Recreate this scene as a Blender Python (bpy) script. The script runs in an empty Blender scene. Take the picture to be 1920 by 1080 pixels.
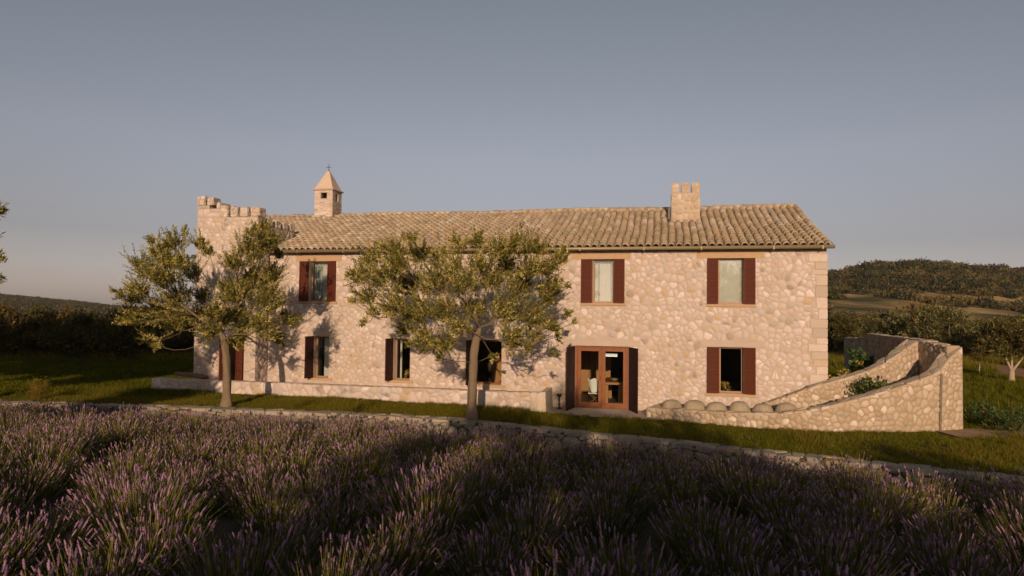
import bpy, math, random
import numpy as np
from mathutils import Vector, Matrix

# ------------------------------------------------------------------ camera, sky, sun
sc = bpy.context.scene
F = 1280.0
HC = 3.42
U = np.array([.01148, 1, -43 / F]); U /= np.linalg.norm(U)
Yw = np.array([0, 0, -1.]); Yw = Yw - (Yw @ U) * U; Yw /= np.linalg.norm(Yw)
Xw = np.cross(Yw, U)
R = np.array([Xw, Yw, U])
cam = bpy.data.cameras.new('camera'); camo = bpy.data.objects.new('camera', cam)
sc.collection.objects.link(camo)
M4 = Matrix([list(R[0]) + [0], list(R[1]) + [0], list(R[2]) + [HC], [0, 0, 0, 1]])
camo.matrix_world = M4
cam.lens = 24; cam.sensor_width = 36; cam.clip_start = .1; cam.clip_end = 6000
sc.camera = camo

SUN_AZ = 3.0      # degrees east of the viewing axis that the light travels towards
SUN_EL = 13.0
w = bpy.data.worlds.new('World'); sc.world = w; w.use_nodes = True
nt = w.node_tree; nt.nodes.clear()
wo = nt.nodes.new('ShaderNodeOutputWorld'); bg = nt.nodes.new('ShaderNodeBackground')
sky = nt.nodes.new('ShaderNodeTexSky'); sky.sky_type = 'NISHITA'; sky.sun_disc = False
sky.sun_elevation = math.radians(SUN_EL); sky.sun_rotation = math.radians(180 + SUN_AZ)
sky.air_density = 1.0; sky.dust_density = 1.0; sky.ozone_density = 2.0; sky.altitude = 50
hs = nt.nodes.new('ShaderNodeHueSaturation'); hs.inputs['Saturation'].default_value = .45
hs.inputs['Hue'].default_value = .5
tint = nt.nodes.new('ShaderNodeMix'); tint.data_type = 'RGBA'; tint.blend_type = 'MULTIPLY'
tint.inputs[0].default_value = 1
# warm dusk air low down, cooler and a little deeper overhead, the same all round the horizon
tc = nt.nodes.new('ShaderNodeTexCoord'); sep = nt.nodes.new('ShaderNodeSeparateXYZ'); nt.links.new(tc.outputs['Generated'], sep.inputs[0])
grad = nt.nodes.new('ShaderNodeValToRGB'); nt.links.new(sep.outputs['Z'], grad.inputs[0]); cr = grad.color_ramp
cr.elements[0].position = 0.0; cr.elements[0].color = (1.22, 1.03, 1.08, 1)
cr.elements[1].position = .45; cr.elements[1].color = (.90, .90, .90, 1)
el = cr.elements.new(.10); el.color = (.90, .78, .80, 1)
el = cr.elements.new(.22); el.color = (.98, .91, .93, 1)
nt.links.new(grad.outputs[0], tint.inputs[7])
nt.links.new(sky.outputs[0], hs.inputs['Color']); nt.links.new(hs.outputs[0], tint.inputs[6])
nt.links.new(tint.outputs[2], bg.inputs[0]); bg.inputs[1].default_value = .082
nt.links.new(bg.outputs[0], wo.inputs[0])

sl = bpy.data.lights.new('sun', 'SUN'); sl.energy = 4.35; sl.angle = math.radians(.5)
sl.color = (1.0, .735, .51)
so = bpy.data.objects.new('sun', sl); sc.collection.objects.link(so)
a, e = math.radians(SUN_AZ), math.radians(SUN_EL)
ldir = Vector((math.sin(a) * math.cos(e), math.cos(a) * math.cos(e), -math.sin(e)))
so.rotation_euler = ldir.to_track_quat('-Z', 'Y').to_euler(); so.location = (-5, -20, 20)
vs = sc.view_settings; vs.view_transform = 'Standard'; vs.look = 'None'; vs.gamma = 1
vs.exposure = 0.0; vs.use_curve_mapping = False
sc.cycles.max_bounces = 6; sc.cycles.diffuse_bounces = 3; sc.cycles.transparent_max_bounces = 12
sc.cycles.use_denoising = True

rnd = random.Random(11)
rng = np.random.default_rng(5)


def ray(px, py):
    return R @ np.array([px - 960, -(py - 540), -F])


def onz(px, py, z):
    d = ray(px, py); k = (z - HC) / d[2]
    return np.array([0, 0, HC]) + k * d


def aty(px, py, y):
    d = ray(px, py); k = y / d[1]
    return np.array([0, 0, HC]) + k * d


# house frame: t along the front to the right, q into the depth
UU = np.array([0.97534, -0.22070, 0]); VV = np.array([0.22070, 0.97534, 0])
P0 = np.array([-9.5545, 26.8929, 0.])


def H(t, q, z):
    return P0 + t * UU + q * VV + np.array([0, 0, z])


# ------------------------------------------------------------------ object helpers
C = sc.collection
WL = {}


def meta(o, label=None, cat=None, group=None, kind=None):
    if label: o['label'] = label
    if cat: o['category'] = cat
    if group: o['group'] = group
    if kind: o['kind'] = kind
    return o


def thing(name, loc, label, cat, group=None):
    o = bpy.data.objects.new(name, None); C.objects.link(o)
    o.empty_display_size = .3
    o.location = [float(x) for x in loc]; WL[o] = np.array(loc, float)
    return meta(o, label, cat, group)


def mesh(name, verts, faces, mats, tones=None, smooth=False, mi=None):
    me = bpy.data.meshes.new(name)
    me.from_pydata([tuple(map(float, v)) for v in verts], [], [tuple(map(int, f)) for f in faces])
    for m in (mats if isinstance(mats, (list, tuple)) else [mats]):
        me.materials.append(m)
    if mi is not None: me.polygons.foreach_set('material_index', mi)
    if tones is not None:
        ca = me.color_attributes.new(name='tone', type='FLOAT_COLOR', domain='POINT')
        t = np.ones((len(verts), 4)); t[:, :3] = tones
        ca.data.foreach_set('color', t.ravel())
    if smooth: me.polygons.foreach_set('use_smooth', [True] * len(me.polygons))
    me.update()
    return me


def fmesh(name, verts, quads, mats, mi=None, tones=None, smooth=False, n=4):
    """fast mesh from numpy arrays; every face has n corners"""
    verts = np.asarray(verts, np.float32); quads = np.asarray(quads, np.int32)
    me = bpy.data.meshes.new(name)
    me.vertices.add(len(verts)); me.vertices.foreach_set('co', verts.ravel())
    me.loops.add(quads.size); me.loops.foreach_set('vertex_index', quads.ravel())
    me.polygons.add(len(quads))
    me.polygons.foreach_set('loop_start', np.arange(0, quads.size, n, dtype=np.int32))
    me.polygons.foreach_set('loop_total', np.full(len(quads), n, np.int32))
    for m in (mats if isinstance(mats, (list, tuple)) else [mats]):
        me.materials.append(m)
    if mi is not None: me.polygons.foreach_set('material_index', np.asarray(mi, np.int32))
    if smooth: me.polygons.foreach_set('use_smooth', np.ones(len(quads), bool))
    if tones is not None:
        ca = me.color_attributes.new(name='tone', type='FLOAT_COLOR', domain='POINT')
        t = np.ones((len(verts), 4)); t[:, :3] = tones
        ca.data.foreach_set('color', t.ravel())
    me.update(calc_edges=True); me.validate()
    return me


def link(name, me, parent=None, at=None):
    """at = world position of the mesh origin"""
    o = bpy.data.objects.new(name, me); C.objects.link(o)
    base = WL[parent] if parent is not None else np.zeros(3)
    at = base if at is None else np.array(at, float)
    if parent is not None: o.parent = parent
    o.location = [float(x) for x in (at - base)]
    WL[o] = at
    return o


class G:
    """collects geometry in world coordinates"""
    def __init__(s): s.v = []; s.f = []; s.t = []; s.m = []

    def add(s, v, f, tone=(1, 1, 1), m=0):
        b = len(s.v); s.v += [np.array(x, float) for x in v]
        s.f += [tuple(i + b for i in q) for q in f]; s.t += [tone] * len(v); s.m += [m] * len(f)

    def hexa(s, p, tone=(1, 1, 1), m=0):
        """p: 4 bottom pts ccw from above, 4 top pts"""
        s.add(p, [(3, 2, 1, 0), (4, 5, 6, 7), (0, 1, 5, 4), (1, 2, 6, 5), (2, 3, 7, 6), (3, 0, 4, 7)], tone, m)

    def hbox(s, t0, t1, q0, q1, z0, z1, tone=(1, 1, 1), m=0):
        s.hexa([H(t0, q0, z0), H(t1, q0, z0), H(t1, q1, z0), H(t0, q1, z0),
                H(t0, q0, z1), H(t1, q0, z1), H(t1, q1, z1), H(t0, q1, z1)], tone, m)

    def box(s, c, d, tone=(1, 1, 1), m=0, rz=0):
        c = np.array(c); hx, hy, hz = d[0] / 2, d[1] / 2, d[2] / 2
        cs, sn = math.cos(rz), math.sin(rz); P = []
        for z in (-hz, hz):
            for x, y in ((-hx, -hy), (hx, -hy), (hx, hy), (-hx, hy)):
                P.append(c + np.array([x * cs - y * sn, x * sn + y * cs, z]))
        s.hexa(P, tone, m)

    def bar(s, a, b, w, h=None, tone=(1, 1, 1), m=0, n=4):
        s.tube([a, b], [w / 2, (h or w) / 2], n, tone, m)

    def tube(s, pts, rad, n=6, tone=(1, 1, 1), m=0, cap=True):
        pts = [np.array(p, float) for p in pts]; V = []; Fc = []
        for i, p in enumerate(pts):
            d = pts[min(i + 1, len(pts) - 1)] - pts[max(i - 1, 0)]
            d = d / (np.linalg.norm(d) + 1e-9)
            r = np.array([0, 0, 1.]) if abs(d[2]) < .9 else np.array([1., 0, 0])
            x = np.cross(d, r); x /= np.linalg.norm(x); y = np.cross(d, x)
            for k in range(n):
                an = 2 * math.pi * (k + .5) / n
                V.append(p + rad[i] * (math.cos(an) * x + math.sin(an) * y))
        for i in range(len(pts) - 1):
            for k in range(n):
                a, b = i * n + k, i * n + (k + 1) % n
                Fc.append((a, a + n, b + n, b))
        if cap:
            Fc.append(tuple(range(n))); Fc.append(tuple(reversed(range((len(pts) - 1) * n, len(pts) * n))))
        s.add(V, Fc, tone, m)

    def lathe(s, c, prof, n=16, tone=(1, 1, 1), m=0):
        V = []; Fc = []
        for r, z in prof:
            for k in range(n):
                an = 2 * math.pi * k / n
                V.append((c[0] + r * math.cos(an), c[1] + r * math.sin(an), c[2] + z))
        for i in range(len(prof) - 1):
            for k in range(n):
                a, b = i * n + k, i * n + (k + 1) % n
                Fc.append((a, b, b + n, a + n))
        Fc.append(tuple(reversed(range(n)))); Fc.append(tuple(range((len(prof) - 1) * n, len(prof) * n)))
        s.add(V, Fc, tone, m)

    def build(s, name, mats, parent=None, at=None, smooth=False, **k):
        base = WL[parent] if (parent is not None and at is None) else (np.array(at, float) if at is not None else np.zeros(3))
        V = np.array(s.v) - base
        me = mesh(name, V, s.f, mats, np.array(s.t), smooth, s.m)
        o = link(name, me, parent, base)
        return meta(o, **k)


# ------------------------------------------------------------------ materials
def mat(name, col=None, rough=.8, attr=False, noise=None, bump=None, spec=.3, metal=0, trans=0,
        island=0, obj_rand=0, wave=None):
    m = bpy.data.materials.new(name); m.use_nodes = True; n = m.node_tree.nodes; l = m.node_tree.links
    b = n['Principled BSDF']; b.inputs['Roughness'].default_value = rough
    b.inputs['Specular IOR Level'].default_value = spec; b.inputs['Metallic'].default_value = metal
    geo = n.new('ShaderNodeNewGeometry')
    if attr:
        at = n.new('ShaderNodeAttribute'); at.attribute_name = 'tone'; cur = at.outputs['Color']
        if col:
            mx = n.new('ShaderNodeMix'); mx.data_type = 'RGBA'; mx.blend_type = 'MULTIPLY'; mx.inputs[0].default_value = 1
            l.new(cur, mx.inputs[6]); mx.inputs[7].default_value = (*col, 1); cur = mx.outputs[2]
    else:
        rg = n.new('ShaderNodeRGB'); rg.outputs[0].default_value = (*col, 1); cur = rg.outputs[0]
    for (scale, amt, c2) in (noise or []):
        tx = n.new('ShaderNodeTexNoise'); tx.inputs['Scale'].default_value = scale; tx.inputs['Detail'].default_value = 5
        l.new(geo.outputs['Position'], tx.inputs['Vector'])
        mr = n.new('ShaderNodeMapRange'); mr.inputs[1].default_value = .35; mr.inputs[2].default_value = .68
        mr.inputs[3].default_value = 0; mr.inputs[4].default_value = amt
        l.new(tx.outputs['Fac'], mr.inputs[0])
        mx = n.new('ShaderNodeMix'); mx.data_type = 'RGBA'
        l.new(mr.outputs[0], mx.inputs[0]); l.new(cur, mx.inputs[6]); mx.inputs[7].default_value = (*c2, 1)
        cur = mx.outputs[2]
    if island or obj_rand:
        src = geo.outputs['Random Per Island']
        if obj_rand:
            oi = n.new('ShaderNodeObjectInfo'); src = oi.outputs['Random']
        amt = island or obj_rand
        mr = n.new('ShaderNodeMapRange'); mr.inputs[3].default_value = 1 - amt; mr.inputs[4].default_value = 1 + amt
        l.new(src, mr.inputs[0])
        hsn = n.new('ShaderNodeHueSaturation'); l.new(mr.outputs[0], hsn.inputs['Value']); l.new(cur, hsn.inputs['Color'])
        mh = n.new('ShaderNodeMapRange'); mh.inputs[3].default_value = .5 - amt * .05; mh.inputs[4].default_value = .5 + amt * .05
        ml = n.new('ShaderNodeMath'); ml.operation = 'MULTIPLY'; ml.inputs[1].default_value = 7.31
        fr = n.new('ShaderNodeMath'); fr.operation = 'FRACT'
        l.new(src, ml.inputs[0]); l.new(ml.outputs[0], fr.inputs[0]); l.new(fr.outputs[0], mh.inputs[0])
        l.new(mh.outputs[0], hsn.inputs['Hue']); cur = hsn.outputs[0]
    l.new(cur, b.inputs['Base Color'])
    if bump:
        sc_, st, dist = bump
        tx = n.new('ShaderNodeTexNoise'); tx.inputs['Scale'].default_value = sc_; tx.inputs['Detail'].default_value = 6
        tx.inputs['Roughness'].default_value = .65
        l.new(geo.outputs['Position'], tx.inputs['Vector'])
        bp = n.new('ShaderNodeBump'); bp.inputs['Strength'].default_value = st; bp.inputs['Distance'].default_value = dist
        l.new(tx.outputs['Fac'], bp.inputs['Height']); l.new(bp.outputs[0], b.inputs['Normal'])
    if trans:
        tr = n.new('ShaderNodeBsdfTranslucent'); l.new(cur, tr.inputs[0])
        ms = n.new('ShaderNodeMixShader'); ms.inputs[0].default_value = trans
        l.new(b.outputs[0], ms.inputs[1]); l.new(tr.outputs[0], ms.inputs[2])
        l.new(ms.outputs[0], n['Material Output'].inputs[0])
    return m


def glassmat(name, tintc, rmin=.06):
    m = bpy.data.materials.new(name); m.use_nodes = True; n = m.node_tree.nodes; l = m.node_tree.links
    n.remove(n['Principled BSDF'])
    g = n.new('ShaderNodeBsdfGlossy'); g.inputs['Roughness'].default_value = .03; g.inputs[0].default_value = (1, 1, 1, 1)
    t = n.new('ShaderNodeBsdfTransparent'); t.inputs[0].default_value = (*tintc, 1)
    fr = n.new('ShaderNodeFresnel'); fr.inputs[0].default_value = 1.5
    mx = n.new('ShaderNodeMixShader'); l.new(fr.outputs[0], mx.inputs[0])
    l.new(t.outputs[0], mx.inputs[1]); l.new(g.outputs[0], mx.inputs[2])
    l.new(mx.outputs[0], n['Material Output'].inputs[0])
    return m


M = {}
M['stone'] = mat('stone', rough=.92, attr=True, noise=[(1.1, .35, (.42, .32, .22)), (9, .4, (.39, .30, .22)), (45, .3, (.58, .48, .39))], bump=(38, .6, .02))
M['mortar'] = mat('mortar', (.45, .355, .285), .95, noise=[(1.1, .5, (.36, .27, .18)), (3, .5, (.36, .27, .2)), (60, .4, (.5, .41, .33))], bump=(55, .6, .015))
M['mortar_tan'] = mat('mortar_tan', (.33, .235, .145), .95, noise=[(3, .5, (.28, .2, .12)), (60, .4, (.4, .3, .2))], bump=(50, .7, .02))
M['drystone'] = mat('drystone', rough=.95, attr=True, noise=[(6, .5, (.2, .17, .13)), (40, .35, (.36, .32, .25))], bump=(30, .9, .03))
M['lintel'] = mat('lintel', (.42, .27, .15), .9, noise=[(7, .5, (.33, .2, .1)), (40, .3, (.5, .36, .22))], bump=(40, .4, .01))
M['tile'] = mat('clay_tile', rough=.9, attr=True, noise=[(11, .35, (.2, .14, .08)), (50, .35, (.36, .28, .19))], bump=(60, .5, .01))
M['tilebed'] = mat('tile_bed', (.20, .14, .09), .95, noise=[(8, .5, (.1, .07, .05))], bump=(30, .5, .02))
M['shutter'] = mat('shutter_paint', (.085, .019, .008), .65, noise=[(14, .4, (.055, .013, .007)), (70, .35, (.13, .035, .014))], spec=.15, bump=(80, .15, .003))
M['shutter_shaded'] = mat('shaded_shutter_paint', (.030, .009, .006), .6, noise=[(14, .4, (.02, .007, .005))], spec=.15)  # same shutters, with the shade on the swung-out leaves put into the colour
M['doorwood'] = mat('door_wood', (.20, .062, .014), .5, noise=[(8, .5, (.12, .03, .009)), (60, .3, (.28, .10, .028))], spec=.25, bump=(90, .1, .003))
M['winframe'] = mat('window_frame_wood', (.30, .17, .08), .5, noise=[(30, .4, (.2, .1, .05))], spec=.4)
M['glass'] = glassmat('glass', (.9, .92, .9))
M['curtain'] = mat('curtain_cloth', (.72, .68, .62), .9, trans=.3, noise=[(4, .3, (.6, .57, .52))])
M['blind'] = mat('blind_cloth', (.50, .48, .44), .8, noise=[(2, .6, (.36, .31, .25))])
M['greycloth'] = mat('grey_sheer', (.36, .37, .36), .85, noise=[(5, .3, (.22, .24, .22))])
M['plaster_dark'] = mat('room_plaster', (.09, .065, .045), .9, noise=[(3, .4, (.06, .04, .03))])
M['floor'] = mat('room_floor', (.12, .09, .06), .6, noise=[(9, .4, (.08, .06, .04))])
M['gutter'] = mat('gutter_metal', (.25, .19, .10), .5, metal=.2, noise=[(12, .4, (.18, .13, .08))], spec=.5)
M['iron'] = mat('black_iron', (.015, .014, .012), .5, spec=.5, noise=[(30, .3, (.03, .02, .015))])
M['slab'] = mat('stone_slab', (.40, .32, .25), .85, noise=[(4, .5, (.31, .24, .18)), (40, .3, (.46, .38, .3))], bump=(30, .4, .01))
M['bark'] = mat('olive_bark', (.235, .165, .095), .95, noise=[(5, .6, (.12, .085, .05)), (18, .6, (.15, .11, .07)), (60, .5, (.32, .24, .15))], bump=(28, 1, .06))
M['limbbark'] = mat('limb_bark', (.15, .105, .06), .95, noise=[(14, .5, (.1, .07, .04))], bump=(40, .6, .02))
M['palebark'] = mat('pale_bark', (.34, .26, .18), .9, noise=[(10, .5, (.3, .22, .15))], bump=(30, .7, .02))
M['twig'] = mat('twig_bark', (.16, .12, .075), .95, noise=[(8, .4, (.1, .07, .04))])
M['olive'] = mat('olive_leaf', (.160, .140, .021), .6, island=.85, trans=.1, spec=.15)
M['olive_pale'] = mat('olive_leaf_pale', (.42, .335, .11), .65, island=.45, trans=.1, spec=.15)
M['olive_far'] = mat('olive_leaf_far', (.085, .078, .020), .6, island=.7, trans=.12, spec=.15)
M['olive_far_pale'] = mat('olive_leaf_far_pale', (.21, .185, .085), .65, island=.45, trans=.1, spec=.15)
M['grassdark'] = mat('grass_blade_dark', (.068, .072, .004), .8, island=.5, trans=.25, spec=.05)  # darker grass: partial shade on the far lawns put into the colour
M['yellowleaf'] = mat('yellow_leaf', (.42, .27, .03), .6, island=.4, trans=.3)
M['bushleaf'] = mat('bush_leaf', (.062, .056, .009), .65, island=.55, trans=.2)
M['bushbrown'] = mat('bush_leaf_brown', (.115, .07, .02), .7, island=.5, trans=.2)
M['greenleaf'] = mat('green_leaf', (.05, .085, .018), .55, island=.45, trans=.25)
M['grass'] = mat('grass_blade', (.100, .108, .004), .8, island=.5, trans=.3, spec=.05)
M['grassdry'] = mat('grass_blade_dry', (.24, .15, .02), .7, island=.4, trans=.3)
M['lstem'] = mat('lavender_stem', (.20, .185, .026), .65, island=.5, trans=.25)
M['lhead'] = mat('lavender_head', (.25, .14, .20), .85, island=.5, trans=.12, spec=.1)
M['lleaf'] = mat('lavender_leaf', (.060, .062, .013), .75, island=.4, trans=.15)
M['lawn'] = mat('lawn_soil', (.045, .045, .015), .95, noise=[(.6, .7, (.07, .055, .02)), (9, .5, (.03, .035, .01))], bump=(8, .8, .05))
M['soil'] = mat('field_soil', (.075, .05, .03), .98, noise=[(1.5, .6, (.05, .035, .02)), (14, .5, (.11, .08, .05))], bump=(12, .9, .06))
M['dirt'] = mat('dirt', (.34, .22, .12), .98, noise=[(2, .5, (.14, .09, .05)), (20, .5, (.3, .21, .13))], bump=(20, .9, .04))
M['path'] = mat('dirt_path', (.30, .145, .065), .98, noise=[(2, .5, (.2, .1, .05))], bump=(12, .6, .04))
M['chairwood'] = mat('pale_wood', (.42, .26, .11), .5, noise=[(20, .3, (.3, .17, .07))], spec=.4)
M['tablewood'] = mat('table_wood', (.40, .19, .06), .45, noise=[(15, .4, (.28, .12, .04))], spec=.4)
M['cabinet'] = mat('cabinet_wood', (.24, .085, .03), .5, noise=[(10, .5, (.15, .05, .02))], spec=.4)
M['whitecloth'] = mat('white_cloth', (.78, .76, .74), .9, noise=[(5, .2, (.66, .64, .62))], bump=(18, .5, .02))
M['plank'] = mat('old_plank', (.2, .12, .07), .9, noise=[(12, .5, (.12, .07, .045))], bump=(40, .6, .01))
M['dome'] = mat('dome_stone', (.33, .255, .165), .95, noise=[(5, .6, (.24, .18, .11)), (35, .5, (.44, .37, .28))], bump=(22, 1, .04))
M['flower'] = mat('dried_flower', (.55, .38, .08), .7, island=.4, trans=.2)
M['shadowstrip'] = mat('shadow_strip_tone', (.19, .15, .10), .8, noise=[(8, .6, (.07, .065, .05))])
M['stake'] = mat('stake_plastic', (.5, .48, .44), .6, noise=[(20, .3, (.35, .33, .3))])

PAL_PINK = [((.56, .45, 0.416), 5), ((.51, .425, 0.389), 5), ((.50, .385, 0.324), 3), ((.66, .55, 0.513), 3), ((.45, .335, 0.254), 2),
            ((.40, .35, 0.324), 2), ((.44, .29, 0.162), .8), ((.31, .255, 0.205), 1.0), ((.24, .19, 0.140), .35)]
PAL_TAN = [((.42, .31, .20), 5), ((.38, .27, .16), 4), ((.48, .37, .26), 3), ((.34, .25, .14), 2.5), ((.32, .26, .19), 2), ((.64, .52, .42), 1.6),
           ((.28, .19, .09), 1)]
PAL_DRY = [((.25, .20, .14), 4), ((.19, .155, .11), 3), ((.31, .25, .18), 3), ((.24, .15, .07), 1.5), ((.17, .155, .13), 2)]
PAL_TILE = [((.40, .30, .19), 5), ((.34, .25, .155), 4), ((.47, .37, .26), 3), ((.54, .44, .34), 1.2), ((.29, .21, .13), 1.8), ((.43, .29, .18), 2), ((.35, .30, .23), 2)]


def pick(pal):
    c = rnd.choices([p[0] for p in pal], [p[1] for p in pal])[0]
    k = rnd.uniform(.9, 1.1)
    return tuple(x * k * rnd.uniform(.97, 1.03) for x in c)


# ------------------------------------------------------------------ masonry
def clip(poly, px, py, nx, ny):
    """keep the side where (p-(px,py)).n <= 0"""
    out = []; L = len(poly)
    for i in range(L):
        a = poly[i]; b = poly[(i + 1) % L]
        da = (a[0] - px) * nx + (a[1] - py) * ny; db = (b[0] - px) * nx + (b[1] - py) * ny
        if da <= 0: out.append(a)
        if (da < 0 < db) or (db < 0 < da):
            k = da / (da - db); out.append((a[0] + (b[0] - a[0]) * k, a[1] + (b[1] - a[1]) * k))
    return out


def cells(s0, s1, z0, z1, cw, ch, holes=(), top=None, bot=None, gap=.009, drop=.14, jit=.48, round_=.23):
    """irregular stone outlines filling a rectangle in (s,z), cut round rectangular holes"""
    seeds = []; z = z0; row = 0
    while z < z1:
        h = ch * rnd.choice((.6, .8, 1.0, 1.2, 1.5, 1.75)); s = s0 - rnd.uniform(0, cw)
        while s < s1 + cw * .3:
            wv = cw * rnd.choice((.5, .7, .9, 1.1, 1.4, 1.9))
            if rnd.random() > drop:
                seeds.append((s + wv / 2 + rnd.uniform(-jit, jit) * cw * .5, z + h / 2 + rnd.uniform(-jit, jit) * h))
            s += wv
        z += h
    g = {}; cell = max(cw, ch) * 1.3
    seeds = [p for p in seeds if s0 - .01 < p[0] < s1 + .01 and z0 - .01 < p[1] < z1 + .01]
    for i, p in enumerate(seeds): g.setdefault((int(p[0] // cell), int(p[1] // cell)), []).append(i)
    out = []
    for i, p in enumerate(seeds):
        gp = gap * rnd.choice((.5, .7, .9, 1.2, 1.8))
        if any(h[0] < p[0] < h[1] and h[2] < p[1] < h[3] for h in holes): continue
        poly = [(max(s0, p[0] - 2 * cw), max(z0, p[1] - 2 * ch)), (min(s1, p[0] + 2 * cw), max(z0, p[1] - 2 * ch)),
                (min(s1, p[0] + 2 * cw), min(z1, p[1] + 2 * ch)), (max(s0, p[0] - 2 * cw), min(z1, p[1] + 2 * ch))]
        ci, cj = int(p[0] // cell), int(p[1] // cell); nb = []
        for di in (-2, -1, 0, 1, 2):
            for dj in (-2, -1, 0, 1, 2):
                for j in g.get((ci + di, cj + dj), ()):
                    if j != i:
                        q = seeds[j]; nb.append(((q[0] - p[0]) ** 2 + (q[1] - p[1]) ** 2, q))
        nb.sort(key=lambda x: x[0])
        for d2, q in nb[:22]:
            poly = clip(poly, (p[0] + q[0]) / 2, (p[1] + q[1]) / 2, q[0] - p[0], q[1] - p[1])
            if len(poly) < 3: break
        for h in holes:
            if len(poly) < 3: break
            xs = [v[0] for v in poly]; zs = [v[1] for v in poly]
            if max(xs) <= h[0] or min(xs) >= h[1] or max(zs) <= h[2] or min(zs) >= h[3]: continue
            opt = [(h[0] - p[0], (h[0], 0, 1, 0)), (p[0] - h[1], (h[1], 0, -1, 0)),
                   (h[2] - p[1], (0, h[2], 0, 1)), (p[1] - h[3], (0, h[3], 0, -1))]
            poly = clip(poly, *max(opt)[1])
        if len(poly) < 3: continue
        if top is not None: poly = [(a, min(b, top(a) - .006)) for a, b in poly]
        if bot is not None: poly = [(a, max(b, bot(a))) for a, b in poly]
        cx = sum(a for a, b in poly) / len(poly); cz = sum(b for a, b in poly) / len(poly)
        ar = abs(sum(poly[k][0] * poly[(k + 1) % len(poly)][1] - poly[(k + 1) % len(poly)][0] * poly[k][1] for k in range(len(poly)))) / 2
        if ar < .0035: continue
        q = []
        for a, b in poly:
            d = math.hypot(a - cx, b - cz) + 1e-6; k = max(.3, 1 - gp / d)
            q.append((cx + (a - cx) * k, cz + (b - cz) * k))
        # merge very short edges, then round the corners
        r = []
        for a in q:
            if not r or math.hypot(a[0] - r[-1][0], a[1] - r[-1][1]) > .04: r.append(a)
        if len(r) > 3 and math.hypot(r[0][0] - r[-1][0], r[0][1] - r[-1][1]) < .04: r.pop()
        if len(r) < 3: continue
        o = []
        for k in range(len(r)):
            a, b = r[k], r[(k + 1) % len(r)]
            o.append((a[0] + (b[0] - a[0]) * round_, a[1] + (b[1] - a[1]) * round_))
            o.append((b[0] - (b[0] - a[0]) * round_, b[1] - (b[1] - a[1]) * round_))
        out.append((o, (cx, cz), ar))
    return out


def stone_geo(cell, mp, h):
    o, c, ar = cell; n = len(o); V = []; k1 = .84
    for a, b in o: V.append(mp(a, b, -.01))
    for a, b in o: V.append(mp(c[0] + (a - c[0]) * k1, c[1] + (b - c[1]) * k1, h * rnd.uniform(.75, 1.0)))
    V.append(mp(c[0], c[1], h * 1.12))
    Fc = []
    for k in range(n):
        k2 = (k + 1) % n
        Fc.append((k, k2, n + k2, n + k)); Fc.append((n + k, n + k2, 2 * n))
    return V, Fc


def lay(parent, jobs, nparts, m, pal, hh=(.003, .010), name='stone', rest='stone_facing', flip=False, pmat=None):
    """jobs: list of (cells, mapping). The stones that show largest become parts, the rest one joined part."""
    al = []
    for cs, mp in jobs:
        for c in cs:
            p = np.array(mp(c[1][0], c[1][1], 0)); al.append((c[2] / (np.linalg.norm(p - np.array([0, 0, HC])) ** 2), c, mp, p))
    al.sort(key=lambda x: -x[0])
    g = G()
    for i, (s_, c, mp, p) in enumerate(al):
        V, Fc = stone_geo(c, mp, rnd.uniform(*hh))
        if flip: Fc = [tuple(reversed(f)) for f in Fc]
        tone = pick(pal)
        if i < nparts:
            me = mesh(name, np.array(V) - p, Fc, m, np.tile(tone, (len(V), 1)), True)
            link(name, me, parent, p)
        else:
            g.add(V, Fc, tone)
    if g.v:
        o = g.build(rest, m, parent, smooth=True); o['kind'] = 'stuff'


def slabwall(g, s0, s1, z0, z1, holes, P, thick, m=0):
    """wall slab with real openings. P(s, d, z): d measured inwards"""
    S = sorted({s0, s1, *[x for h in holes for x in h[:2]]}); Z = sorted({z0, z1, *[x for h in holes for x in h[2:]]})
    S = [x for x in S if s0 <= x <= s1]; Z = [x for x in Z if z0 <= x <= z1]
    inside = lambda a, b: any(h[0] < a < h[1] and h[2] < b < h[3] for h in holes)
    for i in range(len(S) - 1):
        for j in range(len(Z) - 1):
            if inside((S[i] + S[i + 1]) / 2, (Z[j] + Z[j + 1]) / 2): continue
            a, b, c, d = S[i], S[i + 1], Z[j], Z[j + 1]
            g.add([P(a, 0, c), P(b, 0, c), P(b, 0, d), P(a, 0, d)], [(0, 1, 2, 3)], m=m)
            g.add([P(a, thick, c), P(b, thick, c), P(b, thick, d), P(a, thick, d)], [(3, 2, 1, 0)], m=m)
    for (a, b, c, d) in list(holes) + [(s0, s1, z0, z1)]:
        c = max(c, z0)
        g.add([P(a, 0, c), P(b, 0, c), P(b, 0, d), P(a, 0, d), P(a, thick, c), P(b, thick, c), P(b, thick, d), P(a, thick, d)],
              [(0, 4, 5, 1), (1, 5, 6, 2), (2, 6, 7, 3), (3, 7, 4, 0)], m=m)


# ------------------------------------------------------------------ terrain
LIPX = [-400, -60, -40, -18.2, -16.9, -14.3, -8.9, -5.2, -1.3, 1.41, 3.26, 4.51, 6.61, 7.82, 9.64, 10.78, 13, 20, 40, 400]
LIPY = [60, 31, 28, 23.0, 22.65, 22.5, 21.75, 21.15, 20.7, 19.45, 18.8, 17.98, 16.71, 16.18, 15.09, 14.44, 13.2, 10.2, 5, -30]


def lip(x): return np.interp(x, LIPX, LIPY)


def gz(x): return np.interp(x, [-16, -5, 1.0, 3.0], [.2, .2, .04, 0.0])


def smooth(x): x = np.clip(x, 0, 1); return x * x * (3 - 2 * x)


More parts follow.
